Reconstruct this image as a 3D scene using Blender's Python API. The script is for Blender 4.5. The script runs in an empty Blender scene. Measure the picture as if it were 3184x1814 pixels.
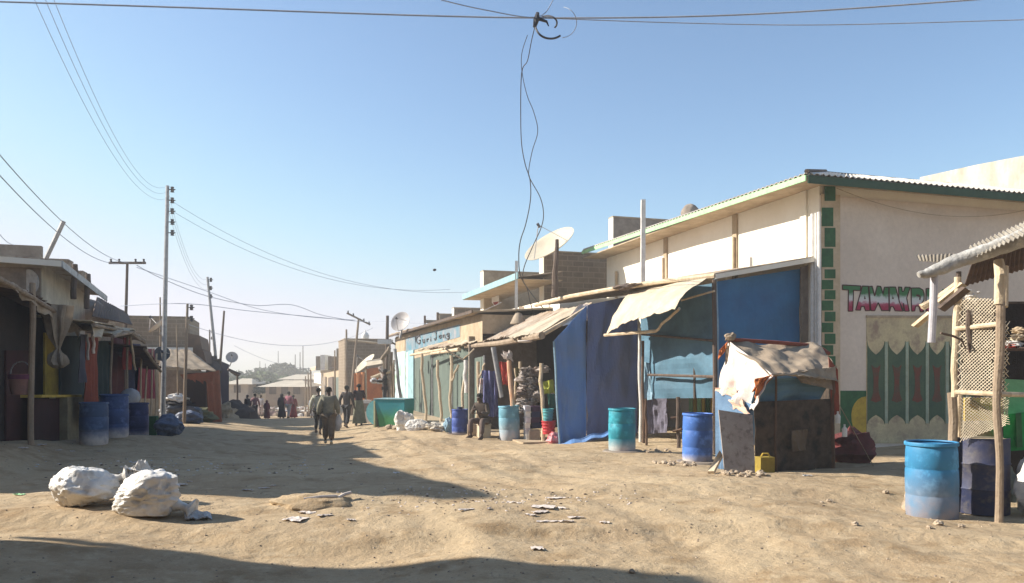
import bpy, math, random
import numpy as np
from mathutils import Vector, Matrix, noise as mnoise
random.seed(7)
SC = bpy.context.scene
COL = SC.collection

# ------------------------------------------------------------------ camera, sky, sun, exposure
F = 2400.0; CX = 1592.0; HY = 1155.0; CZ = 1.72
cd = bpy.data.cameras.new('camera'); cam = bpy.data.objects.new('camera', cd); COL.objects.link(cam)
cam.location = (0, 0, CZ); cam.rotation_euler = (math.radians(90), 0, 0)
cd.sensor_width = 36; cd.lens = 36 * F / 3184; cd.shift_y = (HY - 907) / 3184
cd.clip_start = .05; cd.clip_end = 9000
SC.camera = cam
EL = math.radians(30)
SUNV = Vector((-.99 * math.cos(EL), .138 * math.cos(EL), math.sin(EL))).normalized()
W = bpy.data.worlds.new('World'); SC.world = W; W.use_nodes = True
nt = W.node_tree; bg = nt.nodes['Background']
sky = nt.nodes.new('ShaderNodeTexSky'); sky.sky_type = 'NISHITA'; sky.sun_disc = False
sky.sun_elevation = EL; sky.sun_rotation = math.atan2(SUNV.x, SUNV.y)
sky.altitude = 300; sky.air_density = 1.0; sky.dust_density = .6; sky.ozone_density = 1.0
sp = nt.nodes.new('ShaderNodeSeparateColor'); cb = nt.nodes.new('ShaderNodeCombineColor'); nt.links.new(sky.outputs[0], sp.inputs[0])
for i, k in enumerate((4.6, 4.6, 5.2)):      # dusty air keeps the sky near the horizon pale instead of glaring
    mn_ = nt.nodes.new('ShaderNodeMath'); mn_.operation = 'SMOOTH_MIN'; mn_.inputs[1].default_value = k; mn_.inputs[2].default_value = 1.6
    gn = nt.nodes.new('ShaderNodeMath'); gn.operation = 'MULTIPLY'; gn.inputs[1].default_value = (.95, 1.02, 1.05)[i]; nt.links.new(sp.outputs[i], gn.inputs[0]); nt.links.new(gn.outputs[0], mn_.inputs[0]); nt.links.new(mn_.outputs[0], cb.inputs[i])
nt.links.new(cb.outputs[0], bg.inputs[0]); bg.inputs[1].default_value = .100
sl = bpy.data.lights.new('sun', 'SUN'); sl.energy = 5.0; sl.angle = math.radians(.6); sl.color = (1, .93, .82)
sun = bpy.data.objects.new('sun', sl); COL.objects.link(sun); sun.location = (-20, 5, 20)
sun.rotation_euler = (-SUNV).to_track_quat('-Z', 'Y').to_euler()
SC.view_settings.view_transform = 'Standard'; SC.view_settings.look = 'None'
SC.view_settings.exposure = .97; SC.view_settings.gamma = 1

# ------------------------------------------------------------------ frames of reference
_q = math.hypot(.295, .955); UX, UY = -.295 / _q, .955 / _q   # along the street (away)
VX, VY = UY, -UX                                             # across the street (right)
def ST(s, t, z=0): return Vector((VX * t + UX * s, VY * t + UY * s, z))
def toST(x, y): return (UX * x + UY * y, VX * x + VY * y)
def P(px, py, d): return Vector(((px - CX) / F * d, d, CZ + (HY - py) / F * d))

def _h(ix, iy, seed):
    n = np.sin(ix * 127.1 + iy * 311.7 + seed * 74.7) * 43758.5453
    return n - np.floor(n)
def vnoise(x, y, seed=0):
    ix = np.floor(x); iy = np.floor(y); fx = x - ix; fy = y - iy
    fx = fx * fx * (3 - 2 * fx); fy = fy * fy * (3 - 2 * fy)
    a = _h(ix, iy, seed); b = _h(ix + 1, iy, seed); c = _h(ix, iy + 1, seed); d = _h(ix + 1, iy + 1, seed)
    return (a + (b - a) * fx) * (1 - fy) + (c + (d - c) * fx) * fy - .5
def sst(a, b, x):
    v = np.clip((x - a) / (b - a), 0, 1); return v * v * (3 - 2 * v)
def ground_z(x, y):
    x = np.asarray(x, float); y = np.asarray(y, float)
    s = UX * x + UY * y; t = VX * x + VY * y
    z = np.interp(s, [-50, 13, 20, 24, 30, 36, 46, 55, 90, 150, 3000], [0, 0, -.02, -.22, -.36, -.52, -.90, -1.6, -2.6, -3.2, -3.4])
    z = z - .30 * np.exp(-((t - 1.2) / 3.0) ** 2) * sst(12, 19, s) * (1 - sst(34, 55, s))
    z = z + .34 * (1 - sst(-4.9, -3.7, t)) * (1 - sst(17, 21, s)) * sst(13.2, 14.4, s)
    for gx, gy, gr, gz in ((5.3, 9.5, 1.6, -.16), (1.0, 20.3, 2.2, -.20), (-1.2, 23.8, 2.6, -.10), (-5.6, 23.6, 2.5, -.10), (-9.2, 18.2, 1.7, .22), (-8.2, 20.2, 1.6, .18), (7, 16.6, 2.0, -.10)):
        z = z + gz * np.exp(-((x - gx) ** 2 + (y - gy) ** 2) / gr ** 2)
    r = np.hypot(x, y - 8)
    fade = 1 - sst(120, 300, r)
    near = 1 - sst(20, 45, r)
    z = z + fade * (.16 * vnoise(x / 4.1, y / 3.0, 1) + .07 * vnoise(x / 1.5 + 3, y / 1.3, 2)) 
    z = z + near * (.045 * vnoise(x / .8 + y * .4, y / .5, 3) + .022 * vnoise(x / .3, y / .24, 4) + .009 * vnoise(x / .12, y / .1, 5))
    # wheel ruts along the street
    wob = 3.4 + .5 * np.sin(s * .31) + .25 * np.sin(s * .83 + 1)
    for k_, dp in ((0, .026), (1.45, .022), (-2.3, .016)):
        q_ = (t - wob - k_) / .17
        z = z + (1 - sst(34, 50, s)) * sst(4, 8, s) * dp * (-np.exp(-q_ ** 2) + .5 * np.exp(-((np.abs(q_) - 1.9) / .7) ** 2))
    # banks and hollows of the middle distance
    mid = np.exp(-((s - 15) / 6.5) ** 2) * np.exp(-((t - 2.6) / 3.4) ** 2)
    z = z + mid * (.24 * vnoise(x / 2.3 + 5, y / 2.8, 11) + .09 * vnoise(x / 1.1 + y * .5, y / 1.2, 12))
    z = z + near * .05 * np.maximum(0, .30 - np.abs(vnoise(x / 1.9 - y * .35, y / 1.6, 13))) * np.exp(-((y - 9) / 7) ** 2)
    # foreground hollow that takes the near shadow down, with a small bank in the middle
    nr = 1 - sst(7.6, 9.0, y)
    z = z + nr * (-.13 * np.exp(-((x + 1.9) / 1.5) ** 2) - .07 * np.exp(-((x - 1.2) / 1.3) ** 2) + .05 * np.exp(-((x + .35) / .35) ** 2) + .02 * np.exp(-((x + 4.9) / 1) ** 2))
    # worn ledges that cross the near ground
    led = y - (7.95 - .10 * x + .35 * np.sin(x * .7) + .3 * vnoise(x / .9, 0 * y, 9))
    z = z + near * .06 * sst(-.12, .12, led) * sst(-9, -5, -np.abs(x + 1.0) )
    led2 = y - (9.7 + .12 * x + .4 * np.sin(x * .5 + 1))
    z = z + near * .05 * sst(-.3, .05, led2) * (1 - sst(.4, 2.5, led2))
    return z
def g(x, y): return float(ground_z(x, y))
def GD(px, d):
    x = (px - CX) / F * d; return Vector((x, d, g(x, d)))
def GP(px, py):
    k = (px - CX) / F; m = (HY - py) / F; d = 4.0
    while d < 400:
        if CZ + m * d <= g(k * d, d): break
        d += .02 if d < 60 else .5
    return Vector((k * d, d, g(k * d, d)))

# ------------------------------------------------------------------ materials
def _n(nt, typ, **kw):
    n = nt.nodes.new(typ)
    for a, b in kw.items(): setattr(n, a, b)
    return n
def mix(nt, fac, a, b):
    m = _n(nt, 'ShaderNodeMix', data_type='RGBA')
    for i, v in ((0, fac), (6, a), (7, b)):
        if isinstance(v, bpy.types.NodeSocket): nt.links.new(v, m.inputs[i])
        elif i == 0: m.inputs[0].default_value = v
        else: m.inputs[i].default_value = (v[0], v[1], v[2], 1)
    return m.outputs[2]
def noise_fac(nt, vec, sc, lo=.35, hi=.65, detail=6, stretch=None):
    if stretch:
        mp = _n(nt, 'ShaderNodeMapping'); mp.inputs['Scale'].default_value = stretch
        nt.links.new(vec, mp.inputs[0]); vec = mp.outputs[0]
    n = _n(nt, 'ShaderNodeTexNoise'); n.inputs['Scale'].default_value = sc; n.inputs['Detail'].default_value = detail
    n.inputs['Roughness'].default_value = .62
    nt.links.new(vec, n.inputs['Vector'])
    r = _n(nt, 'ShaderNodeMapRange'); r.inputs[1].default_value = lo; r.inputs[2].default_value = hi
    nt.links.new(n.outputs[0], r.inputs[0])
    return r.outputs[0]
MATS = {}
def M(name, c, c2=None, sc=3, lo=.4, hi=.65, rough=.85, bump=.25, bsc=30, metal=0, transl=0, stretch=None, c3=None, sc3=14, base_dirt=None, grime=.35, post=None):
    if name in MATS: return MATS[name]
    m = bpy.data.materials.new(name); m.use_nodes = True; nt = m.node_tree; MATS[name] = m
    b = nt.nodes['Principled BSDF']; out = nt.nodes['Material Output']
    tc = _n(nt, 'ShaderNodeTexCoord'); vec = tc.outputs['Object']
    oi = _n(nt, 'ShaderNodeObjectInfo'); ad = _n(nt, 'ShaderNodeVectorMath', operation='ADD')
    nt.links.new(vec, ad.inputs[0]); nt.links.new(oi.outputs['Location'], ad.inputs[1]); v2 = ad.outputs[0]
    c2 = c2 or tuple(x * .72 for x in c)
    col = mix(nt, noise_fac(nt, v2, sc, lo, hi, 6, stretch), c, c2)
    if c3: col = mix(nt, noise_fac(nt, v2, sc3, .52, .68, 4), col, c3)
    # fine grain of dirt
    fg = noise_fac(nt, v2, bsc * .6, .3, .75, 3)
    gr = _n(nt, 'ShaderNodeMath', operation='MULTIPLY'); gr.inputs[1].default_value = grime; nt.links.new(fg, gr.inputs[0])
    col = mix(nt, gr.outputs[0], col, tuple(x * .6 for x in (c2)))
    if base_dirt:   # dust thrown up on the lowest part: (colour, height)
        sp = _n(nt, 'ShaderNodeSeparateXYZ'); nt.links.new(vec, sp.inputs[0])
        r = _n(nt, 'ShaderNodeMapRange'); r.inputs[1].default_value = base_dirt[1]; r.inputs[2].default_value = 0.02
        nt.links.new(sp.outputs[2], r.inputs[0])
        nn = noise_fac(nt, v2, 5, .1, .7, 5)
        mu = _n(nt, 'ShaderNodeMath', operation='MULTIPLY'); nt.links.new(r.outputs[0], mu.inputs[0]); nt.links.new(nn, mu.inputs[1])
        mu2 = _n(nt, 'ShaderNodeMath', operation='MULTIPLY'); mu2.inputs[1].default_value = 1.5; mu2.use_clamp = True; nt.links.new(mu.outputs[0], mu2.inputs[0])
        col = mix(nt, mu2.outputs[0], col, base_dirt[0])
    if post: col = post(nt, col, vec, v2)
    nt.links.new(col, b.inputs['Base Color'])
    b.inputs['Roughness'].default_value = rough; b.inputs['Metallic'].default_value = metal
    b.inputs['Specular IOR Level'].default_value = .3
    bn = _n(nt, 'ShaderNodeTexNoise'); bn.inputs['Scale'].default_value = bsc; bn.inputs['Detail'].default_value = 5
    nt.links.new(v2, bn.inputs['Vector'])
    bp = _n(nt, 'ShaderNodeBump'); bp.inputs['Strength'].default_value = bump; bp.inputs['Distance'].default_value = .02
    nt.links.new(bn.outputs[0], bp.inputs['Height']); nt.links.new(bp.outputs[0], b.inputs['Normal'])
    if transl:
        tr = _n(nt, 'ShaderNodeBsdfTranslucent'); nt.links.new(col, tr.inputs[0])
        mx = _n(nt, 'ShaderNodeMixShader'); mx.inputs[0].default_value = transl
        nt.links.new(b.outputs[0], mx.inputs[1]); nt.links.new(tr.outputs[0], mx.inputs[2]); nt.links.new(mx.outputs[0], out.inputs[0])
    return m
def brick_post(bc, mort, w=.42, h=.2):
    def f(nt, col, vec, v2):
        dt = _n(nt, 'ShaderNodeVectorMath', operation='DOT_PRODUCT'); dt.inputs[1].default_value = (UX + VX, UY + VY, 0)
        nt.links.new(v2, dt.inputs[0]); sp = _n(nt, 'ShaderNodeSeparateXYZ'); nt.links.new(v2, sp.inputs[0])
        cb = _n(nt, 'ShaderNodeCombineXYZ'); nt.links.new(dt.outputs['Value'], cb.inputs[0]); nt.links.new(sp.outputs[2], cb.inputs[1])
        br = _n(nt, 'ShaderNodeTexBrick'); br.inputs['Scale'].default_value = 1; br.inputs['Brick Width'].default_value = w; br.inputs['Row Height'].default_value = h
        br.inputs['Mortar Size'].default_value = .018; nt.links.new(cb.outputs[0], br.inputs['Vector'])
        br.inputs['Color1'].default_value = (*bc, 1); br.inputs['Color2'].default_value = (*[x * .7 for x in bc], 1); br.inputs['Mortar'].default_value = (*mort, 1)
        return mix(nt, .6, col, br.outputs[0])
    return f

def ground_material():
    m = bpy.data.materials.new('dusty_earth'); m.use_nodes = True; nt = m.node_tree; b = nt.nodes['Principled BSDF']
    tc = _n(nt, 'ShaderNodeTexCoord'); v = tc.outputs['Object']
    col = mix(nt, noise_fac(nt, v, .35, .38, .62, 8), (.47, .36, .225), (.385, .28, .17))
    col = mix(nt, noise_fac(nt, v, 1.5, .5, .66, 8, (1, 1.3, 1)), col, (.31, .215, .12))
    col = mix(nt, noise_fac(nt, v, 4.5, .5, .7, 8), col, (.49, .38, .245))
    f = noise_fac(nt, v, 26, .58, .72, 4); mu = _n(nt, 'ShaderNodeMath', operation='MULTIPLY'); mu.inputs[1].default_value = .55; nt.links.new(f, mu.inputs[0])
    col = mix(nt, mu.outputs[0], col, (.17, .12, .08))
    f = noise_fac(nt, v, 60, .66, .72, 2); mu = _n(nt, 'ShaderNodeMath', operation='MULTIPLY'); mu.inputs[1].default_value = .7; nt.links.new(f, mu.inputs[0])
    col = mix(nt, mu.outputs[0], col, (.66, .57, .44))
    nt.links.new(col, b.inputs['Base Color']); b.inputs['Roughness'].default_value = .95; b.inputs['Specular IOR Level'].default_value = .15
    n1 = _n(nt, 'ShaderNodeTexNoise'); n1.inputs['Scale'].default_value = 7; n1.inputs['Detail'].default_value = 9; n1.inputs['Roughness'].default_value = .7
    mp = _n(nt, 'ShaderNodeMapping'); mp.inputs['Scale'].default_value = (1, 1.1, 1); nt.links.new(v, mp.inputs[0]); nt.links.new(mp.outputs[0], n1.inputs['Vector'])
    bp = _n(nt, 'ShaderNodeBump'); bp.inputs['Strength'].default_value = .8; bp.inputs['Distance'].default_value = .05
    vo = _n(nt, 'ShaderNodeTexVoronoi'); vo.feature = 'SMOOTH_F1'; vo.inputs['Scale'].default_value = 3.4; vo.inputs['Smoothness'].default_value = .6; nt.links.new(v, vo.inputs['Vector'])
    vr = _n(nt, 'ShaderNodeMapRange'); vr.inputs[1].default_value = .0; vr.inputs[2].default_value = .45; vr.inputs[4].default_value = .55; nt.links.new(vo.outputs['Distance'], vr.inputs[0])
    sm = _n(nt, 'ShaderNodeMath', operation='ADD'); nt.links.new(n1.outputs[0], sm.inputs[0]); nt.links.new(vr.outputs[0], sm.inputs[1])
    nt.links.new(sm.outputs[0], bp.inputs['Height']); nt.links.new(bp.outputs[0], b.inputs['Normal'])
    return m

# ------------------------------------------------------------------ mesh building
def off_of(parent):
    o = Vector((0, 0, 0))
    while parent is not None: o += parent.location; parent = parent.parent
    return o
class MB:
    def __init__(self): self.v = []; self.f = []; self.mi = []
    def add(self, vs, fs, mi=0):
        n = len(self.v); self.v += [tuple(p) for p in vs]; self.f += [tuple(i + n for i in f) for f in fs]; self.mi += [mi] * len(fs); return self
    def hexa(self, p, mi=0):   # p: 4 bottom, 4 top
        return self.add(p, [(0, 3, 2, 1), (4, 5, 6, 7), (0, 1, 5, 4), (1, 2, 6, 5), (2, 3, 7, 6), (3, 0, 4, 7)], mi)
    def sbox(self, s0, s1, t0, t1, z0, z1, mi=0):
        return self.hexa([ST(s0, t0, z0), ST(s0, t1, z0), ST(s1, t1, z0), ST(s1, t0, z0), ST(s0, t0, z1), ST(s0, t1, z1), ST(s1, t1, z1), ST(s1, t0, z1)], mi)
    def box(self, c, sx, sy, sz, rz=0, mi=0):
        c = Vector(c); a = Vector((math.cos(rz), math.sin(rz), 0)) * sx / 2; b = Vector((-math.sin(rz), math.cos(rz), 0)) * sy / 2; h = Vector((0, 0, sz))
        q = [c - a - b, c + a - b, c + a + b, c - a + b]
        return self.hexa(q + [p + h for p in q], mi)
    def tube(self, pts, r, n=8, mi=0, cap=True):
        pts = [Vector(p) for p in pts]; rs = list(r) if isinstance(r, (list, tuple)) else [r] * len(pts)
        if len(rs) != len(pts): rs = [float(np.interp(i / (len(pts) - 1), np.linspace(0, 1, len(rs)), rs)) for i in range(len(pts))]
        vs = []; fs = []; L = len(pts); up = None
        for i, p in enumerate(pts):
            d = (pts[min(i + 1, L - 1)] - pts[max(i - 1, 0)]).normalized()
            if up is None: up = Vector((0, 0, 1)) if abs(d.z) < .9 else Vector((1, 0, 0))
            a = d.cross(up).normalized(); bb = a.cross(d).normalized(); up = bb
            for k in range(n):
                an = 2 * math.pi * k / n; vs.append(p + (a * math.cos(an) + bb * math.sin(an)) * rs[i])
        for i in range(L - 1):
            for k in range(n):
                k2 = (k + 1) % n; fs.append((i * n + k, i * n + k2, (i + 1) * n + k2, (i + 1) * n + k))
        if cap: fs.append(tuple(range(n))[::-1]); fs.append(tuple((L - 1) * n + k for k in range(n)))
        return self.add(vs, fs, mi)
    def lathe(self, prof, c=(0, 0, 0), n=28, mi=0, M4=None):
        vs = []; fs = []
        for (r, z) in prof:
            for k in range(n):
                an = 2 * math.pi * k / n; p = Vector((r * math.cos(an), r * math.sin(an), z))
                if M4: p = M4 @ p
                vs.append(p + Vector(c))
        for i in range(len(prof) - 1):
            for k in range(n):
                k2 = (k + 1) % n; fs.append((i * n + k, i * n + k2, (i + 1) * n + k2, (i + 1) * n + k))
        return self.add(vs, fs, mi)
    def sheet(self, A, B, C, D, nu=12, nv=12, th=.01, fn=None, mi=0, jag=0, seed=0):
        # A,B top edge; D,C bottom edge.  fn(u, v) -> offset along the normal
        A, B, C, D = map(Vector, (A, B, C, D)); N = ((B - A).cross(D - A)).normalized(); vs = []
        rnd = random.Random(seed)
        jb = [rnd.uniform(-1, 1) * jag for _ in range(nu + 1)]
        for side in (0, 1):
            for j in range(nv + 1):
                v = j / nv
                for i in range(nu + 1):
                    u = i / nu; p = (A * (1 - u) + B * u) * (1 - v) + (D * (1 - u) + C * u) * v
                    if jag and j == nv: p = p + (D - A).normalized() * jb[i]
                    o = fn(u, v) if fn else 0
                    if isinstance(o, Vector): p = p + o
                    else: p = p + N * o
                    vs.append(p - N * (th if side else 0))
        w = nu + 1; K = w * (nv + 1); fs = []
        for j in range(nv):
            for i in range(nu):
                a = j * w + i; fs.append((a, a + 1, a + w + 1, a + w)); fs.append((K + a, K + a + w, K + a + w + 1, K + a + 1))
        for i in range(nu):
            fs.append((i, K + i, K + i + 1, i + 1)); a = nv * w + i; fs.append((a, a + 1, K + a + 1, K + a))
        for j in range(nv):
            a = j * w; fs.append((a, a + w, K + a + w, K + a)); a = j * w + nu; fs.append((a, K + a, K + a + w, a + w))
        return self.add(vs, fs, mi)
    def prism(self, pts, nrm, th, mi=0):
        pts = [Vector(p) for p in pts]; o = Vector(nrm) * th; n = len(pts)
        fs = [tuple(range(n)), tuple(n + i for i in range(n))[::-1]] + [(i, n + i, n + (i + 1) % n, (i + 1) % n) for i in range(n)]
        return self.add([p + o for p in pts] + pts, fs, mi)
    def build(self, name, mats, parent=None, smooth=False, loc=None):
        if not isinstance(mats, (list, tuple)): mats = [mats]
        off = off_of(parent) if parent is not None else (Vector(loc) if loc is not None else Vector((0, 0, 0)))
        me = bpy.data.meshes.new(name); me.from_pydata([(p[0] - off[0], p[1] - off[1], p[2] - off[2]) for p in self.v], [], self.f)
        for m in mats: me.materials.append(m)
        for p, mi in zip(me.polygons, self.mi): p.material_index = mi; p.use_smooth = smooth
        me.validate(); me.update()
        o = bpy.data.objects.new(name, me); COL.objects.link(o)
        if parent is not None: o.parent = parent
        elif loc is not None: o.location = loc
        if smooth:
            try: me.set_sharp_from_angle(angle=math.radians(42))
            except Exception: pass
        return o
def tag(o, label=None, cat=None, group=None, kind=None):
    if label: o['label'] = label
    if cat: o['category'] = cat
    if group: o['group'] = group
    if kind: o['kind'] = kind
    return o
def thing(name, loc, label, cat, group=None, rz=0):
    o = bpy.data.objects.new(name, None); COL.objects.link(o); o.location = loc; o.rotation_euler = (0, 0, rz); o.empty_display_size = .2
    return tag(o, label, cat, group)
def dup(root, loc, rz=0, label=None, sc=None, tilt=None, mats=None):
    r = root.copy(); COL.objects.link(r); r.location = loc; r.rotation_euler = (tilt[0] if tilt else 0, tilt[1] if tilt else 0, rz)
    if sc: r.scale = sc if isinstance(sc, (tuple, list)) else (sc,) * 3
    if label: r['label'] = label
    for ch in [c for c in root.children]:
        c = ch.copy(); COL.objects.link(c); c.parent = r
        if mats and ch.name.split('.')[0] in mats:
            c.data = ch.data.copy(); c.data.materials[0] = mats[ch.name.split('.')[0]]
        for gc in ch.children:
            e = gc.copy(); COL.objects.link(e); e.parent = c
    return r
def mn(p, s, seed=0): return mnoise.noise(Vector((p[0] * s + seed * 7.3, p[1] * s, p[2] * s)))
def _facets(seed, n):
    r = random.Random(seed * 31 + 5); out = []
    for i in range(n):
        v = Vector((r.gauss(0, 1), r.gauss(0, 1), r.gauss(0, .8))).normalized(); out.append((v, r.uniform(.64, .98)))
    return out
def blob(mb, c, rx, ry, rz, seed=0, crump=.12, nlat=18, nlon=26, flat=.0, yaw=0, sc=2.2, mi=0, ridge=.0, crease=0, facets=0):
    FC = _facets(seed, facets) if facets else None
    vs = []; fs = []; c = Vector(c)
    for i in range(nlat + 1):
        th = math.pi * i / nlat
        for k in range(nlon):
            ph = 2 * math.pi * k / nlon; p = Vector((math.sin(th) * math.cos(ph), math.sin(th) * math.sin(ph), math.cos(th)))
            r = 1 + crump * (mn(p, sc, seed) * 1.6 + mn(p, sc * 2.6, seed + 3) * .7 + (.5 - abs(mn(p, sc * 1.7, seed + 9))) * ridge * 2)
            if FC:
                acc = 1.12 ** -30
                for nv_, dd_ in FC:
                    h_ = p.dot(nv_)
                    if h_ > .15: acc += (dd_ / h_) ** -30
                r = acc ** (-1 / 30) + crump * (mn(p, sc, seed) * .8 + mn(p, sc * 2.6, seed + 3) * .35)
            if crease: r -= crease * (abs(mn(p, sc * 2.1, seed + 5)) + .5 * abs(mn(p, sc * 5.0, seed + 6)) + .3 * abs(mn(p, sc * 9.0, seed + 7)) - .35)
            q = Vector((p.x * rx * r, p.y * ry * r, p.z * rz * r))
            if q.z < -rz * (1 - flat): q.z = -rz * (1 - flat) + (q.z + rz * (1 - flat)) * .15
            q = Matrix.Rotation(yaw, 3, 'Z') @ q; vs.append(c + q)
    for i in range(nlat):
        for k in range(nlon):
            k2 = (k + 1) % nlon; fs.append((i * nlon + k, i * nlon + k2, (i + 1) * nlon + k2, (i + 1) * nlon + k)[::-1])
    return mb.add(vs, fs, mi)
def plane_hit(C, dr, px, py, off=0):
    # pixel ray against the vertical plane through C with horizontal direction dr; off = metres towards the camera side
    k = (px - CX) / F; nx, ny = dr[1], -dr[0]
    if nx * C[0] + ny * C[1] > 0: nx, ny = -nx, -ny
    cx, cy = C[0] + nx * off, C[1] + ny * off
    a = (k * cy - cx) / (dr[0] - k * dr[1]); y = cy + dr[1] * a
    return Vector((k * y, y, CZ + (HY - py) / F * y))
Ud = (UX, UY); Vd = (VX, VY)
def crook(a, b, n=7, amp=.03, seed=0):
    a = Vector(a); b = Vector(b); r = random.Random(seed); out = []; n = max(n, 9)
    f1, f2, p1, p2 = r.uniform(.7, 1.3), r.uniform(1.8, 2.8), r.uniform(0, 6), r.uniform(0, 6)
    for i in range(n + 1):
        u = i / n; w = min(1, math.sin(math.pi * u) * 1.6)
        dx = math.sin(6.28 * f1 * u + p1) + .5 * math.sin(6.28 * f2 * u + p2); dy = math.cos(6.28 * f1 * u + p2)
        out.append(a.lerp(b, u) + Vector((dx, dy * .6, 0)) * amp * .6 * w)
    return out
def sagline(a, b, sag, n=24):
    a = Vector(a); b = Vector(b)
    return [a.lerp(b, i / n) - Vector((0, 0, 4 * sag * (i / n) * (1 - i / n))) for i in range(n + 1)]

# ------------------------------------------------------------------ palette
dust = (.44, .34, .23)
m_ground = ground_material()
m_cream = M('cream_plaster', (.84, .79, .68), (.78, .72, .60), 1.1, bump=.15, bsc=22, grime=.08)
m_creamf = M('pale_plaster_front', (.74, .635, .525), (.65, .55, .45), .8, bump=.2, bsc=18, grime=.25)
m_pale = M('stained_pale_plaster', (.58, .53, .43), (.38, .34, .27), 1.6, bump=.3, bsc=10, stretch=(1, 1, .4), grime=.3)
m_brown = M('brown_block_wall', (.26, .20, .14), (.17, .13, .09), 4, bump=.6, bsc=16, post=brick_post((.26, .20, .14), (.34, .27, .2)))
m_brown2 = M('grey_brown_render', (.30, .25, .20), (.20, .16, .13), 3, bump=.5, bsc=14)
m_tan = M('tan_mud_plaster', (.48, .38, .26), (.34, .26, .17), 2.2, bump=.4, bsc=14)
m_green = M('dark_green_paint', (.045, .15, .06), (.03, .10, .045), 5, bump=.12)
m_lgreen = M('pale_green_paint', (.40, .68, .36), (.32, .58, .30), 4, bump=.12)
m_yellow = M('yellow_ochre_paint', (.60, .42, .06), (.45, .30, .05), 5, bump=.1)
m_cyan = M('pale_blue_paint', (.30, .47, .50), (.22, .36, .39), 4, bump=.12)
m_teal = M('grey_teal_paint', (.125, .16, .135), (.085, .11, .095), 1.2, bump=.15, stretch=(1, 1, .3))
m_tin = M('weathered_tin', (.55, .46, .36), (.36, .27, .19), 1.8, rough=.6, bump=.15, metal=.0, c3=(.30, .19, .12), sc3=4)
m_tinlight = M('pale_tin', (.66, .61, .53), (.50, .44, .36), 2, rough=.55, bump=.1)
m_rust = M('rusty_tin', (.14, .08, .05), (.08, .05, .035), 3, rough=.8, bump=.3)
m_black = M('sooty_dark', (.035, .03, .028), (.02, .018, .016), 3)
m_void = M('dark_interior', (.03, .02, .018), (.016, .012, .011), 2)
m_wood = M('grey_wood', (.36, .28, .20), (.22, .16, .11), 6, stretch=(1, 1, .15), bump=.5, bsc=25)
m_woodl = M('peeled_pole_wood', (.66, .54, .38), (.46, .35, .23), 6, stretch=(1, 1, .2), bump=.5, bsc=30)
m_woodd = M('dark_pole_wood', (.14, .10, .075), (.08, .06, .05), 6, stretch=(1, 1, .2), bump=.5, bsc=30)
m_metal = M('galvanised_metal', (.42, .42, .42), (.28, .28, .28), 5, rough=.5, metal=.3, bump=.1)
m_wire = M('dark_cable', (.07, .07, .08), (.06, .06, .07), 5, rough=.6, bump=0)
m_white = M('white_paint', (.80, .78, .74), (.65, .62, .57), 3, bump=.12, rough=.6)
m_bluetarp = M('blue_tarpaulin', (.14, .30, .62), (.19, .31, .55), 1.1, rough=.5, bump=.5, bsc=6, transl=.25, grime=.12)
m_bluetarpl = M('bright_blue_tarpaulin', (.04, .20, .42), (.035, .15, .33), 1.4, rough=.55, bump=.3, bsc=8, transl=.25, grime=.15)
m_greytarp = M('faded_blue_sheet', (.13, .26, .36), (.09, .18, .25), 1.4, rough=.6, bump=.35, bsc=8, transl=.25)
m_palebl = M('pale_blue_plastic', (.35, .52, .62), (.25, .40, .52), 4, rough=.5, transl=.2)
m_canvas = M('sun_bleached_canvas', (.66, .57, .43), (.52, .43, .31), 2.0, bump=.3, bsc=18, transl=.12)
m_canvasd = M('dirty_canvas', (.42, .34, .25), (.27, .21, .15), 2.5, bump=.4, bsc=14, transl=.1)
m_whitecloth = M('white_cloth', (.76, .70, .64), (.66, .57, .50), 3, bump=.3, bsc=16, transl=.1, c3=(.62, .42, .36), sc3=5)
m_orange = M('orange_cloth', (.62, .20, .055), (.45, .13, .04), 4, bump=.3, transl=.2)
m_redcl = M('red_cloth', (.36, .05, .035), (.22, .03, .025), 4, bump=.3, transl=.1)
m_redwall = M('shade_darkened_red', (.055, .010, .012), (.035, .008, .008), 3, bump=.2)  # red darkened to stand in for deep shade under the left awning
m_orwall = M('orange_brown_wall', (.50, .17, .06), (.36, .12, .05), 2.5, bump=.3)
m_navy = M('navy_cloth', (.03, .035, .10), (.02, .022, .06), 5, bump=.3)
m_sack = M('white_woven_sack', (.76, .74, .70), (.60, .57, .52), 2.2, rough=.45, bump=1.0, bsc=12, grime=.25, c3=(.46, .42, .36), sc3=5)
m_sackd = M('dirty_white_sack', (.58, .57, .56), (.42, .40, .38), 4, rough=.6, bump=.6, bsc=20)
m_paper = M('scrap_paper', (.68, .60, .54), (.55, .48, .42), 10, bump=.1)
m_stone = M('pale_stone', (.46, .37, .27), (.34, .26, .18), 9, bump=.5)
m_board = M('grey_board', (.36, .31, .27), (.28, .23, .2), 3, bump=.25, c3=(.18, .14, .12), sc3=9)
m_dish = M('cream_dish', (.56, .50, .38), (.50, .43, .32), 3, rough=.5, bump=.05)
m_dishg = M('grey_dish', (.45, .42, .40), (.36, .33, .32), 3, rough=.5, bump=.05)
m_skin = M('dark_skin', (.075, .042, .028), (.06, .034, .022), 8, rough=.55, bump=.05, grime=.1)
m_hair = M('black_hair', (.012, .011, .010), (.009, .009, .008), 20, rough=.9)
def cloth(n, c, **k): return M(n, c, tuple(x * .75 for x in c), 6, bump=.3, bsc=20, **k)
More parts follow.
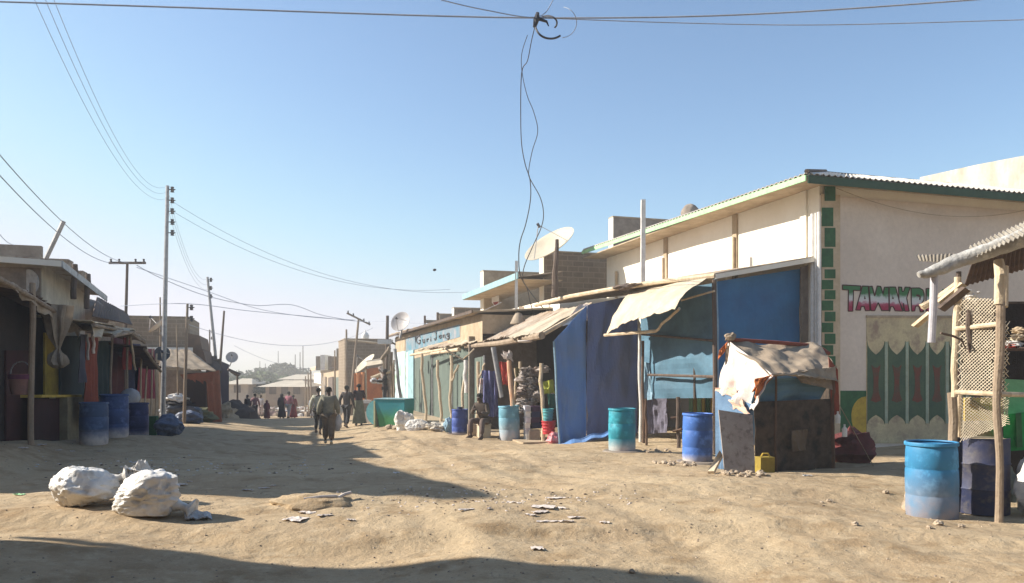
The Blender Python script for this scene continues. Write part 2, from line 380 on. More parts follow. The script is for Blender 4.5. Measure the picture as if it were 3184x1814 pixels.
# ================================================================== GROUND
def make_ground():
    N = 640
    u = np.linspace(-1, 1, N + 1)
    def warp(u, A, E): k = np.arcsinh(E / A); return A * np.sinh(k * u)
    xs = warp(u, 4.2, 3200); ys = 9.0 + warp(u, 3.8, 3600)
    X, Y = np.meshgrid(xs, ys); Z = ground_z(X, Y)
    co = np.stack([X, Y, Z], -1).reshape(-1, 3)
    i = np.arange(N)[None, :] + np.arange(N)[:, None] * (N + 1)
    fa = np.stack([i, i + 1, i + N + 2, i + N + 1], -1).reshape(-1, 4)
    me = bpy.data.meshes.new('ground'); me.vertices.add(len(co)); me.vertices.foreach_set('co', co.ravel())
    me.loops.add(fa.size); me.loops.foreach_set('vertex_index', fa.ravel().astype(np.int32))
    me.polygons.add(len(fa)); me.polygons.foreach_set('loop_start', np.arange(0, fa.size, 4, dtype=np.int32)); me.polygons.foreach_set('loop_total', np.full(len(fa), 4, dtype=np.int32))
    me.update(calc_edges=True); me.validate(); me.materials.append(m_ground)
    me.polygons.foreach_set('use_smooth', np.ones(len(fa), bool))
    o = bpy.data.objects.new('ground', me); COL.objects.link(o); tag(o, 'rutted dusty brown earth street with worn ledges', 'ground', kind='structure')
make_ground()

def corr(n, amp):   # corrugation along u
    return lambda u, v: amp * math.sin(u * n * 2 * math.pi)

# ================================================================== BIG CREAM WAREHOUSE (right)
C0 = (6.77, 17.0)
sC, tC = toST(*C0)
bA = thing('warehouse', (C0[0], C0[1], 0), 'big cream warehouse with green trimmed tin roof and large painted name over its door', 'building')
mb = MB(); mb.sbox(sC, 25.6, tC, 24, -1.2, 5.84)
mb.build('wall', [m_cream], bA)
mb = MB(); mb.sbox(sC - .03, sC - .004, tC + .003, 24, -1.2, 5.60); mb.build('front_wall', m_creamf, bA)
# roof: truncated hip
def rz(s, t): return 0
s0, s1, t0, t1 = sC - .62, 25.9, tC - .82, 25
zt = 5.86
mb = MB()
e = [ST(s0, t0, zt), ST(s0, t1, zt), ST(s1, t1, zt), ST(s1, t0, zt + .24)]
k = [ST(s0 + 2.6, t0 + 2.6, zt + .86), ST(s0 + 2.6, t1 - 2.6, zt + .86), ST(s1 - 2.6, t1 - 2.6, zt + .86), ST(s1 - 2.6, t0 + 2.6, zt + .9)]
n = 150
mb.sheet(k[0], k[1], e[1], e[0], n * 2, 2, .012, lambda u, v: .022 * math.sin(u * 190 * math.pi))
mb.sheet(k[3], k[0], e[0], e[3], n * 2, 2, .012, lambda u, v: .022 * math.sin(u * 150 * math.pi))
mb.sheet(k[0], k[3], k[2], k[1], 4, 4, .012)
mb.build('roof', m_tinlight, bA)
mb = MB(); mb.tube([e[0] + Vector((0, 0, .05)), k[0] + Vector((0, 0, .03))], .05, 6); mb.tube([k[0], k[1] * .45 + k[0] * .55], .035, 6); mb.build('ridge_cap', m_woodd, bA)
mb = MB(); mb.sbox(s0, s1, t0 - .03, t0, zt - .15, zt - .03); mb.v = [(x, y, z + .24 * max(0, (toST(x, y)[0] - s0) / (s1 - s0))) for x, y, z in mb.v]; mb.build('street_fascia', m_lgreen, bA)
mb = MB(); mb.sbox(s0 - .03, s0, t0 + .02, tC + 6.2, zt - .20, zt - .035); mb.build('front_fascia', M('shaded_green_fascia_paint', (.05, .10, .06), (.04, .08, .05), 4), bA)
mb = MB(); mb.sbox(s0 - .03, s0, tC + 6.2, 25, zt - .20, zt - .035); mb.build('fascia_board', m_creamf, bA)
mb = MB(); mb.sbox(s0 + .02, s1, t0 + .02, tC - .003, zt - .06, zt - .03); mb.sbox(s0 + .02, sC - .035, tC - .003, 25, zt - .06, zt - .03); mb.build('soffit', m_tan, bA)
# street-wall pilasters and downpipes
def on(px, py, C, D, off=0): return plane_hit(C, D, px, py, off)
for px in (2072, 2288, 2502):
    q = on(px, 900, C0, Ud); s, t = toST(q.x, q.y)
    mb = MB(); mb.sbox(s - .1, s + .1, tC - .05, tC - .002, -.6, zt - .07); mb.build('pilaster', m_tan if px < 2400 else m_cream, bA)
for px, w in ((2060, .025), (2280, .03), (2526, .05), (2536, .03), (2546, .045), (1915, .05)):
    a = on(px, 900, C0, Ud, .10); s, t = toST(a.x, a.y)
    mb = MB(); mb.tube([ST(s, tC - .09, .5), ST(s, tC - .09, 5.2)], w, 8); mb.build('downpipe', m_white if px > 2400 else m_tan, bA)
# green painted blocks up the front corner
mb = MB(); mb.sbox(sC - .065, sC - .032, tC + .02, tC + .50, -.3, 5.62); mb.build('corner_pilaster', M('ochre_pilaster', (.62, .50, .34), (.52, .40, .26), 3), bA)
ys = [(580, 625, 1), (646, 704, 0), (709, 768, 1), (773, 831, 0), (838, 866, 1), (871, 900, 0), (903, 931, 1), (935, 966, 0), (970, 1000, 1), (1004, 1034, 0), (1038, 1070, 1), (1074, 1104, 0), (1108, 1140, 1), (1144, 1176, 0), (1180, 1210, 1)]
for y0, y1, sh in ys:
    x0, x1 = (2565, 2598) if sh else (2556, 2591)
    q = [on(x0, y1, C0, Vd, .075), on(x1, y1, C0, Vd, .075), on(x1, y0, C0, Vd, .075), on(x0, y0, C0, Vd, .075)]
    mb = MB(); mb.prism(q, (UX, UY, 0), .012); mb.build('painted_block', m_green, bA)
# the painted name, letter by letter (traced outlines, scale 6.39)
def wl(x, y, off): return on(2600 + x / 6.39, 860 + y / 6.39, C0, Vd, off)
def grad_post(nt, col, vec, v2):
    sp = _n(nt, 'ShaderNodeSeparateXYZ'); nt.links.new(vec, sp.inputs[0])
    nz = _n(nt, 'ShaderNodeTexNoise'); nz.inputs['Scale'].default_value = 9; nt.links.new(vec, nz.inputs['Vector'])
    ma = _n(nt, 'ShaderNodeMath', operation='MULTIPLY_ADD'); ma.inputs[1].default_value = .16; nt.links.new(nz.outputs[0], ma.inputs[0]); nt.links.new(sp.outputs[2], ma.inputs[2])
    zb = wl(0, 690, 0).z + .08; ztp = wl(0, 190, 0).z + .08
    r = _n(nt, 'ShaderNodeMapRange'); r.inputs[1].default_value = zb; r.inputs[2].default_value = ztp; nt.links.new(ma.outputs[0], r.inputs[0])
    cr = _n(nt, 'ShaderNodeValToRGB'); nt.links.new(r.outputs[0], cr.inputs[0]); el = cr.color_ramp.elements
    el[0].position = .2; el[0].color = (.36, .03, .08, 1); el[1].position = .43; el[1].color = (.62, .60, .60, 1)
    for p_, c_ in ((.33, (.42, .10, .16, 1)), (.60, (.55, .60, .56, 1)), (.74, (.05, .18, .07, 1))): x = el.new(p_); x.color = c_
    return cr.outputs[0]
m_letter = M('letter_paint', (.5, .5, .5), post=grad_post, bump=.1, grime=.1)
m_lout = M('letter_outline_paint', (.10, .02, .03), (.05, .05, .03), 6, bump=.05)
LET = {
 'T': [(125, 170), (490, 190), (480, 282), (345, 275), (330, 690), (240, 690), (245, 270), (125, 262)],
 'A': [(522, 190), (640, 195), (672, 680), (582, 680), (555, 595), (497, 600), (482, 672), (390, 668)],
 'W': [(652, 200), (715, 195), (765, 390), (818, 190), (885, 200), (932, 350), (960, 215), (1042, 212), (1050, 680), (905, 680), (835, 520), (765, 682), (690, 680)],
 'A2': [(1056, 212), (1180, 210), (1255, 500), (1322, 690), (1172, 682), (1132, 598), (1085, 600), (1066, 690), (1056, 690)],
 'K': [(1240, 210), (1302, 214), (1312, 300), (1342, 296), (1372, 212), (1472, 216), (1400, 430), (1452, 690), (1365, 690), (1335, 530), (1345, 690), (1250, 500)],
 'R': [(1488, 230), (1650, 228), (1725, 270), (1748, 350), (1742, 470), (1702, 530), (1738, 700), (1675, 704), (1642, 590), (1580, 590), (1560, 688), (1500, 690)],
 'L': [(1788, 240), (1880, 240), (1900, 520), (1990, 560), (2000, 690), (1790, 690)]}
HOLE = {'A': [(570, 375), (590, 450), (553, 450)], 'A2': [(1128, 385), (1148, 450), (1108, 450)], 'R': [(1592, 360), (1650, 358), (1684, 400), (1676, 470), (1650, 470), (1655, 410), (1595, 392)]}
for nm, poly in LET.items():
    mb = MB(); mb.prism([wl(x, y, .036) for x, y in poly][::-1], (UX, UY, 0), .004); lo = mb.build('letter', m_letter, bA)
    mb = MB()
    for i in range(len(poly)):
        mb.tube([wl(*poly[i], .038), wl(*poly[(i + 1) % len(poly)], .038)], .012, 5)
    if nm in HOLE: mb.prism([wl(x, y, .040) for x, y in HOLE[nm]][::-1], (UX, UY, 0), .003)
    mb.build('letter_outline', m_lout, lo)
mb = MB(); mb.prism([wl(x, y, .036) for x, y in [(2110, 250), (2330, 250), (2330, 300), (2180, 310), (2180, 420), (2110, 420)]][::-1], (UX, UY, 0), .004); mb.build('letter', m_letter, bA)
# painted dado, ochre arc and the leaf-patterned door (scale 2.8)
def wd(x, y, off): return on(2580 + x / 2.8, 960 + y / 2.8, C0, Vd, off)
mb = MB(); mb.prism([wd(x, y, .034) for x, y in [(70, 715), (318, 715), (318, 1200), (70, 1200)]][::-1], (UX, UY, 0), .004); mb.build('painted_dado', m_green, bA)
arc = [(318, 765)] + [(318 - 130 * math.sin(a), 930 - 165 * math.cos(a) * (1 if a < 1.57 else 1.3)) for a in [i * .3 for i in range(1, 9)]] + [(318, 1140)]
mb = MB(); mb.prism([wd(x, y, .039) for x, y in arc], (UX, UY, 0), .004); mb.build('painted_arc', m_yellow, bA)
m_doory = M('faded_door_paint', (.66, .56, .33), (.50, .40, .25), 2.2, bump=.2, c3=(.34, .24, .18), sc3=3)
m_doorg = M('door_leaf_paint', (.085, .14, .08), (.06, .11, .07), 3, bump=.15)
m_doorr = M('door_red_paint', (.19, .055, .035), (.11, .08, .05), 5, bump=.15)
m_doors = M('door_stile_paint', (.40, .48, .36), (.32, .36, .26), 4, bump=.15)
dr = None
mb = MB(); mb.prism([wd(x, y, .045) for x, y in [(322, 70), (1400, 74), (1400, 1180), (322, 1172)]][::-1], (UX, UY, 0), .02); dr = mb.build('door', m_doory, bA)
mb = MB(); mb.prism([wd(x, y, .06) for x, y in [(322, 58), (1400, 62), (1400, 84), (322, 80)]][::-1], (UX, UY, 0), .06); mb.build('door_lintel', m_tan, bA)
xs = [(328, 478), (510, 660), (690, 838), (866, 1005), (1040, 1185), (1215, 1360)]
for i, (a, b) in enumerate(xs):
    m = (a + b) / 2; w = (b - a) / 2
    L = []
    for q in range(7): u = q / 6; L.append((a + (w) * u ** 1.6, 282 + 120 * u ** .75 * 1.0))
    for q in range(1, 7): u = q / 6; L.append((m + w * (1 - (1 - u) ** 1.6), 402 - 120 * (1 - (1 - u) ** .75)))
    L += [(b, 1008)]
    for q in range(1, 7): u = q / 6; L.append((b - w * u ** 1.6, 1008 - 82 * u ** .75))
    for q in range(1, 7): u = q / 6; L.append((m - w * (1 - (1 - u) ** 1.6), 926 + 82 * (1 - (1 - u) ** .75)))
    mb = MB(); mb.prism([wd(x, y, .052) for x, y in L][::-1], (UX, UY, 0), .006); mb.build('leaf_panel', m_doorg, dr)
    R = [(m - 40, 490), (m - 12, 515), (m + 12, 515), (m + 40, 490), (m + 26, 560), (m + 20, 640), (m + 26, 740), (m + 46, 800), (m, 818), (m - 46, 800), (m - 26, 740), (m - 20, 640), (m - 26, 560)]
    mb = MB(); mb.prism([wd(x, y, .056) for x, y in R][::-1], (UX, UY, 0), .004); mb.build('red_motif', m_doorr, dr)
    if i: mb = MB(); mb.prism([wd(x, y, .062) for x, y in [(a - 28, 290), (a - 4, 290), (a - 4, 1000), (a - 28, 1000)]][::-1], (UX, UY, 0), .02); mb.build('door_stile', m_doors, dr)
# the lit street wall seen under the tarps: painted strips by a doorway
for i, (x0, x1, mm) in enumerate([(2142, 2152, m_lgreen), (2156, 2164, m_yellow), (2168, 2178, m_lgreen), (2182, 2190, m_yellow), (2194, 2206, m_green), (2210, 2218, m_yellow)]):
    q = [on(x, y, C0, Ud, .05) for x, y in [(x0, 1330), (x1, 1330), (x1, 1225), (x0, 1225)]]
    mb = MB(); mb.prism(q, (VX, VY, 0), .02); mb.build('painted_stripe', mm, bA)
# a cable sagging along the front
tag(MB().tube(sagline(on(2600, 585, C0, Vd, .15), on(3184, 655, C0, Vd, .15), .35, 20), .008, 5).build('cable', m_tan, None), 'thin cable sagging across the cream front wall of the warehouse above the painted name', 'cable')

# tall stained gable far right
q0 = ST(25.8, 30, 0)
mb = MB()
tg = 30
def zt_at(px, py, t):
    k = (px - CX) / F; y = t / (VX * k + VY); return Vector((k * y, y, CZ + (HY - py) / F * y))
a = zt_at(2860, 552, tg); b = zt_at(3040, 512, tg); c = zt_at(3240, 474, tg)
pts = [Vector((a.x, a.y, -1)), a, b, c, Vector((c.x, c.y, -1))]
mb.prism(pts, (VX, VY, 0), 6); gb = mb.build('stone_building', m_pale, None); tag(gb, 'tall stained pale wall with sloping top rising behind the warehouse roof at right', 'building')
# dark walls behind the warehouse eave
def front_block(name, px0, px1, py0, d, depth, mat, label, cat='building', pl=None, zb=-2.5, mb_extra=None, edge=None):
    a = P(px0, py0, d); k = (px1 - CX) / F
    al = (k * a.y - a.x) / (VX - k * VY); b = a + Vector((VX, VY, 0)) * al
    sA, tA = toST(a.x, a.y); _, tB = toST(b.x, b.y)
    root = thing(name, (a.x, a.y, 0), label, cat)
    MB().sbox(sA, sA + depth, tA, tB, zb, a.z).build('wall', mat, root)
    if edge: MB().sbox(sA - .004, sA + depth, tA - .03, tA - .001, zb, a.z + .03).build('street_wall', edge, root)
    MB().sbox(sA - .03, sA + depth, tA - .04, tB, a.z + .001, a.z + .05).build('coping', m_tan, root)
    return root, sA, tA, tB, a.z
r1 = front_block('parapet_house', 1908, 2160, 676, 30.5, .4, m_brown2, 'grey parapet block showing above the green fascia of the warehouse', edge=m_cream)
mb = MB(); c = P(2146, 668, 29.5); blob(mb, c, .36, .36, .40, 4, .08, flat=.2); mb.sbox(*[v for v in (toST(c.x, c.y)[0] - .25, toST(c.x, c.y)[0] + .3, toST(c.x, c.y)[1] - .3, toST(c.x, c.y)[1] + .3)], 5.2, c.z)
tag(mb.build('chimney', m_brown2, None, True, loc=(c.x, c.y, 5.2)), 'rounded grey chimney stub poking over the warehouse roof edge', 'chimney')
# brown block wall beside the warehouse
r2 = front_block('block_house', 1692, 1960, 783, 28.2, .45, m_brown, 'rough brown block upper storey between the big dish and the warehouse', edge=m_cream)
r3 = front_block('terrace_house', 1505, 1700, 844, 33.0, .5, m_tan, 'tan walled house with a pale blue sloping eave and a red and white sign', edge=m_cream)
# its street wall (lit), lower wing with eave
def kT(px, t): k = (px - CX) / F; return t / (VX * k + VY)
tw = 8.9
sa = toST(*P(1505, 0, kT(1505, tw)).xy)[0]; sb = toST(*P(1740, 0, kT(1740, tw)).xy)[0]
wing = r3[0]
MB().sbox(sb, sa, tw, tw + 4, -2, 4.15).build('street_wing_wall', [m_cream], wing)
# eave: fascia from (1440,930) to (1612,870)
te = 7.9
A = zt_at(1440, 925, te); B = zt_at(1612, 868, te)
A.z = B.z = (A.z + B.z) / 2
A2 = A + Vector((VX, VY, 0)) * 1.6 + Vector((0, 0, .25)); B2 = B + Vector((VX, VY, 0)) * 1.6 + Vector((0, 0, .25))
MB().sheet(A2, B2, B, A, 20, 2, .03, lambda u, v: .015 * math.sin(u * 60)).build('roof', m_tin, wing)
MB().prism([A - Vector((0, 0, .05)), B - Vector((0, 0, .05)), B + Vector((0, 0, .17)), A + Vector((0, 0, .17))], (-VX, -VY, 0), .04).build('fascia', m_cyan, wing)
MB().sheet(A2 - Vector((0, 0, .3)), B2 - Vector((0, 0, .3)), B - Vector((0, 0, .06)), A - Vector((0, 0, .06)), 3, 2, .02).build('soffit', m_tan, wing)
MB().prism([A - Vector((0, 0, .06)), A + Vector((0, 0, .16)), A2 + Vector((0, 0, 0)), A2 - Vector((0, 0, .3))], (UX, UY, 0), .03).build('eave_end', m_rust, wing)
for (x, y, w, h) in ((1545, 990, 15, 12), (1594, 980, 8, 12), (1622, 970, 14, 30), (1655, 970, 9, 14)):
    C_ = ST(sa, tw)[:2]; q = [on(x - w / 2, y + h / 2, C_, Ud, .004), on(x + w / 2, y + h / 2, C_, Ud, .004), on(x + w / 2, y - h / 2, C_, Ud, .004), on(x - w / 2, y - h / 2, C_, Ud, .004)]
    wn = MB().prism(q, (VX, VY, 0), .003).build('window', m_brown2, wing)
    MB().tube(q + [q[0]], .02, 4).build('window_frame', m_tan, wn)
C_ = ST(sa, tw)[:2]
q = [on(x, y, C_, Ud, .06) for x, y in [(1531, 910), (1552, 904), (1552, 940), (1545, 948), (1538, 949), (1531, 942)]]
sg = MB().prism(q, (-VX, -VY, 0), .03).build('shop_sign', m_white, None, loc=tuple(q[0])); tag(sg, 'small shield shaped white and red sign hung under the pale blue eave', 'sign')
q = [on(x, y, C_, Ud, .10) for x, y in [(1531, 911), (1552, 905), (1552, 915), (1531, 921)]]
MB().prism(q, (-VX, -VY, 0), .01).build('red_band', m_redcl, sg)
q = [on(x, y, C_, Ud, .10) for x, y in [(1533, 941), (1552, 938), (1545, 948), (1538, 949)]]
MB().prism(q, (-VX, -VY, 0), .01).build('red_band', m_redcl, sg)
# low brown blocks left of it
r4 = front_block('brown_parapet', 1413, 1498, 959, 38, .4, m_brown, 'low brown block parapet left of the tan walled house', 'parapet', edge=m_cream)
r5 = front_block('low_parapet', 1366, 1412, 978, 42, .4, m_brown2, 'small grey parapet between two posts above the painted shop', 'parapet')
r6 = front_block('short_parapet', 1325, 1362, 998, 46, .4, m_brown2, 'lowest grey parapet stub behind the round grey dish', 'parapet')

# ================================================================== PAINTED SHOP (name board) 
tS = 6.5
sfar = toST(*zt_at(1228, 1100, tS).xy)[0]; snear = toST(*zt_at(1474, 1100, tS).xy)[0]
shop = thing('painted_shop', tuple(ST(snear, tS, -.4)), 'low shop with faded blue name band over grey green shutters', 'shop')
MB().sbox(snear, sfar, tS, tS + 5, -1.6, 3.58).build('wall', m_teal, shop)
MB().sbox(toST(*zt_at(1500, 1100, tS).xy)[0], snear - .002, tS, tS + 3, 2.95, 3.575).build('end_wall', m_tan, shop)
CS = ST(snear, tS)[:2]
def sp_(px, py, off): return on(px, py, CS, Ud, off)
def band(name, pts, mat, off, th=.008, par=shop): return MB().prism([sp_(x, y, off) for x, y in pts], (VX, VY, 0), th).build(name, mat, par)
m_band = M('faded_sign_band', (.09, .22, .29), (.22, .25, .28), 1.1, stretch=(1, 1, 1.5), bump=.1, c3=(.30, .29, .31), sc3=1.6)
band('upper_wall', [(1230, 1130), (1500, 1062), (1500, 975), (1230, 1048)], m_tan, .006)
band('name_band', [(1262, 1096), (1430, 1048), (1430, 1009), (1262, 1053)], m_band, .018)
band('end_wall_paint', [(1228, 1330), (1268, 1326), (1268, 1090), (1228, 1098)], M('sky_painted_wall', (.42, .60, .66), (.70, .74, .72), 1.3, bump=.1, c3=(.16, .32, .12), sc3=1.1), .012)
band('pilaster', [(1268, 1328), (1285, 1327), (1285, 1088), (1268, 1092)], m_cyan, .06, .05)
# roof slab with eave
sroof = toST(*zt_at(1500, 1100, tS).xy)[0]
A = ST(sroof - .1, tS - .35, 3.66); B = ST(sfar + .3, tS - .35, 3.78)
A2 = ST(sroof - .1, tS + 3, 3.9); B2 = ST(sfar + .3, tS + 3, 3.9)
MB().sheet(A2, B2, B, A, 60, 3, .06, lambda u, v: .02 * math.sin(u * 70) + .03 * mn((u * 9, v, 0), 1.3)).build('roof', m_tan, shop)
MB().sbox(sroof - .1, sfar + .3, tS - .39, tS - .355, 3.60, 3.70).build('fascia', m_woodd, shop)
for i, px in enumerate((1290, 1352, 1412, 1452)):
    a, b = px, px + 54
    band('shutter', [(a, 1322), (b - 4, 1322), (b - 4, 1108), (a, 1120)], m_teal, .03, .02)
    MB().tube([sp_(b, 1325, .06), sp_(b, 1105, .06)], .035, 6).build('shutter_frame', m_metal, shop)
MB().sbox(snear - .5, sfar, tS - .9, tS - .01, -1.5, g(*ST(snear + 4, tS - .5).xy) + .12).build('doorstep', m_tan, shop)
# hand painted name
STK = {'G': [[(.36, .86), (.12, 1.0), (-.18, .88), (-.34, .5), (-.22, .1), (.1, -.02), (.38, .12), (.42, .42), (.14, .44)]],
 'u': [[(0, .55), (.02, .15), (.15, .05), (.3, .12), (.34, .55)], [(.34, .5), (.38, .05)]], 'r': [[(0, .55), (.02, .05)], [(.02, .4), (.15, .55), (.28, .52)]],
 'i': [[(0, .5), (.02, .05)], [(0, .68), (.01, .72)]], 'J': [[(-.05, .98), (.2, .95)], [(.12, .95), (.2, .4), (.1, .1), (-.12, .05), (-.22, .2)]],
 'o': [[(0, .3), (.1, .5), (.28, .45), (.3, .2), (.15, .05), (.02, .12), (0, .3)]], 'n': [[(0, .5), (.02, .05)], [(.02, .38), (.14, .52), (.28, .45), (.32, .05)]],
 'g': [[(.3, .5), (.1, .52), (0, .3), (.12, .12), (.3, .2), (.3, .5)], [(.3, .5), (.34, -.1), (.15, -.28), (-.05, -.15)]]}
def hand(ch, px, base, hpx, wpx):
    mb = MB()
    for st in STK[ch]:
        mb.tube([sp_(px + x * wpx, base - y * hpx, .03) for x, y in st], .035, 5)
    mb.build('painted_letter', m_wire, shop)
for ch, px, base, hpx, wpx in (('G', 1301, 1069, 24, 16), ('u', 1315, 1067, 22, 17), ('r', 1328, 1065, 20, 15), ('i', 1340, 1063, 20, 10), ('J', 1354, 1058, 24, 17), ('o', 1366, 1053, 20, 22), ('n', 1378, 1052, 20, 20), ('g', 1389, 1049, 22, 26)): hand(ch, px, base, hpx, wpx)

# ================================================================== LOW AWNING SHOP (stall with goods)
def roofz(px, py, t): return zt_at(px, py, t)
stall = thing('awning_stall', tuple(ST(22, 7, -.3)), 'long low stall roof of sun bleached tin sheets on crooked poles by the goods stand', 'stall')
sN = 18.9
E1 = ST(sN, 6.75, 2.74); E2 = ST(33.2, 6.0, 2.62); R1 = ST(sN + .1, 8.1, 3.52); R2 = ST(33, 8.2, 3.45)
rf = lambda u, v: .03 * math.sin(u * 170) + .10 * mn((u * 12, v * 3, 2), 1.0)
for i in range(7):
    u0, u1 = i / 7 - .006, (i + 1) / 7 + .006; rr = random.Random(i + 40)
    a, b = R1.lerp(R2, max(u0, 0)), R1.lerp(R2, min(u1, 1)); c, d = E1.lerp(E2, min(u1, 1)), E1.lerp(E2, max(u0, 0))
    dz = Vector((0, 0, .035 * (i % 2) + rr.uniform(0, .04))); ex = Vector((-VX, -VY, -.25)) * rr.uniform(-.1, .35)
    MB().sheet(a + dz, b + dz, c + dz + ex, d + dz + ex * .6, 26, 5, .012, lambda u, v: .022 * math.sin(u * 52) + .05 * mn((u * 3 + i * 4, v * 2, i), 1.2), jag=.08, seed=i).build('roof_sheet', m_tin if i % 3 else m_canvas, stall)
MB().tube([E1 + Vector((-.1, -.2, -.10)), E1.lerp(E2, .25) + Vector((0, 0, -.14)), E1.lerp(E2, .5) + Vector((0, 0, -.1))], [.10, .085, .07], 8).build('eave_beam', m_wood, stall)
MB().tube([E1.lerp(E2, .48) + Vector((-.3, -.2, -.22)), E1.lerp(E2, .75) + Vector((-.3, -.2, -.25))], [.07, .05], 8).build('eave_beam', m_woodl, stall)
MB().tube([E1.lerp(E2, .62) + Vector((-.2, -.1, -.12)), E1.lerp(E2, 1.0) + Vector((-.3, -.2, -.2))], [.06, .05], 8).build('eave_beam', m_woodl, stall)
MB().tube([E1 + Vector((-.05, -.05, -.05)), E1.lerp(R1, .5) + Vector((0, -.05, -.05)), R1 + Vector((0, -.05, -.02))], .06, 8).build('end_rafter', m_woodl, stall)
MB().sheet(R1 + Vector((-.35, -.12, -.02)), R1 + Vector((.1, .03, -.02)), E1.lerp(R1, .85) + Vector((0, -.1, -.35)), E1.lerp(R1, .35) + Vector((0, -.1, -.12)), 8, 6, .01, lambda u, v: .03 * math.sin(u * 9 + v * 3)).build('end_cloth', m_whitecloth, stall)
# dark back and side of the goods bay
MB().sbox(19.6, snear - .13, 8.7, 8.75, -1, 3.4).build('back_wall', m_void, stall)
MB().sbox(snear - .12, snear - .02, 6.3, 8.7, -1, 2.9).build('side_wall', m_brown2, stall)
MB().sbox(19.4, snear - .15, 6.3, 8.7, -1.2, -.16).build('earth_floor', m_tan, stall)
def pole_pts(px0, py0, px1, py1, d): return P(px0, py0, d), P(px1, py1, d)
for i, (x0, y0, x1, y1, d, w, mm) in enumerate([(1312, 1100, 1325, 1322, 28.0, .05, m_woodl), (1361, 1120, 1372, 1324, 26.6, .05, m_woodl), (1403, 1105, 1402, 1315, 25.8, .05, m_woodl), (1448, 1120, 1450, 1222, 24.3, .06, m_white),
    (1444, 1160, 1437, 1300, 24.8, .045, m_woodl), (1487, 1125, 1486, 1310, 24.0, .05, m_woodl), (1684, 1130, 1690, 1300, 20.9, .055, m_woodl), (1618, 1125, 1624, 1270, 23, .05, m_woodl), (1602, 1145, 1604, 1280, 23.4, .04, m_woodl)]):
    a, b = pole_pts(x0, y0, x1, y1, d); b.z = min(b.z, g(b.x, b.y) - .02) if y1 > 1290 else b.z
    MB().tube(crook(a, b, 8, .05, i), [w * 1.0] * 9, 8).build('pole', mm, stall)
for (x0, y0, x1, y1, d, w) in ((1405, 1185, 1426, 1135, 25.7, .04), (1490, 1175, 1508, 1130, 23.9, .04), (1385, 1085, 1440, 1120, 25.2, .03), (1440, 1118, 1475, 1085, 25.2, .03)):
    a, b = pole_pts(x0, y0, x1, y1, d); MB().tube(crook(a, b, 4, .03, int(x0)), w, 6).build('branch_brace', m_woodl, stall)
a, b = pole_pts(1534, 1080, 1560, 1236, 21.4); tag(MB().tube([a, b], [.075, .06], 10).build('leaning_pipe', m_metal, None, True, loc=tuple(b)), 'thick grey pipe leaning from the stall roof beside the seated man', 'pipe')
a = P(1583, 1122, 21.8); b = GD(1597, 21.6); tag(MB().tube(crook(a, b, 8, .04, 5), .065, 8).build('orange_post', M('orange_white_bark', (.70, .50, .36), (.55, .28, .14), 5, stretch=(1, 1, .3)), None, loc=tuple(b)), 'pale orange crooked post just behind the teal drum with the seated man', 'post')
# white pole on the roofs, square white poles
for px, y0, y1, d, w, lab in ((2000, 622, 900, 19.8, .055, 'tall square white pole standing in front of the green fascia of the warehouse'), (1606, 812, 1020, 26.2, .05, 'square white pole rising through the end of the pale blue eave')):
    a, b = pole_pts(px, y0, px - 1, y1, d); m_ = MB().hexa([b + Vector(v) for v in ((-w, -w, 0), (w, -w, 0), (w, w, 0), (-w, w, 0))] + [a + Vector(v) for v in ((-w, -w, 0), (w, -w, 0), (w, w, 0), (-w, w, 0))]).build('square_pole', m_white, None, loc=tuple(b)); tag(m_, lab, 'pole')
a, b = pole_pts(1732, 745, 1724, 925, 22.5); tag(MB().tube(crook(a, b, 6, .02, 2), [.05, .06, .07, .08, .09, .1, .1], 8).build('wooden_post', m_woodd, None, loc=tuple(b)), 'dark wooden post in front of the brown block wall right of the big dish', 'post')
# straw sack lump on the roof
q = P(1612, 1000, 24.5); mb = MB(); mb.lathe([(.02, .36), (.10, .33), (.17, .22), (.25, .05), (.27, 0), (0, 0)], c=(q.x, q.y, q.z - .08), n=16); tag(mb.build('roof_bundle', m_canvasd, None, True, loc=tuple(q)), 'grey cone shaped bundle sitting on the low tin roof', 'bundle')

# ================================================================== BLUE TARP LEAN-TO
lean = thing('tarp_shelter', (3.3, 19.5, -.2), 'tall lean-to against the warehouse closed with blue tarpaulin walls', 'shelter')
d1 = 20.0; L = P(1740, 1388, d1); s20, tL = toST(L.x, L.y)
R = ST(s20 + .0, 9.35, 0)
fold = lambda n, a, sd: (lambda u, v: a * math.sin(u * n * 6.28 + mn((u * 3, v * 2, sd), 1) * 4) * (.4 + .6 * v) + a * 1.2 * mn((u * 4, v * 3, sd), 1.6))
TL = P(1815, 948, d1 + .15); 
aL = Vector((L.x - .05, L.y, 2.55)); 
bL = Vector((L.x, L.y, g(L.x, L.y) - .02)); mid = ST(s20, tL + .75)
mtop = Vector((mid.x, mid.y, 3.45)); mbot = Vector((mid.x, mid.y, g(mid.x, mid.y)))
MB().sheet(P(1722, 1060, d1 - .05), mtop, mbot, bL, 14, 26, .012, fold(2.2, .035, 1)).build('tarp_wall', m_bluetarp, lean)
rt = ST(s20 + .02, 9.3); MB().sheet(mtop + Vector((.02, -.03, 0)), Vector((rt.x, rt.y, 3.78)), Vector((rt.x, rt.y, g(rt.x, rt.y))), mbot + Vector((.02, -.03, 0)), 30, 36, .012, lambda u, v: .03 * math.sin(u * 15 + v * 3) + .10 * mn((u * 3 + v * 2, v * 3 - u, 5), 1.6) + .03 * abs(mn((u * 7 + v * 4, v * 5, 9), 1.5))).build('tarp_wall', M('violet_blue_tarpaulin', (.14, .21, .44), (.19, .23, .40), 1.3, rough=.5, bump=.5, bsc=6, transl=.25, stretch=(1, 1, .6), grime=.12), lean)
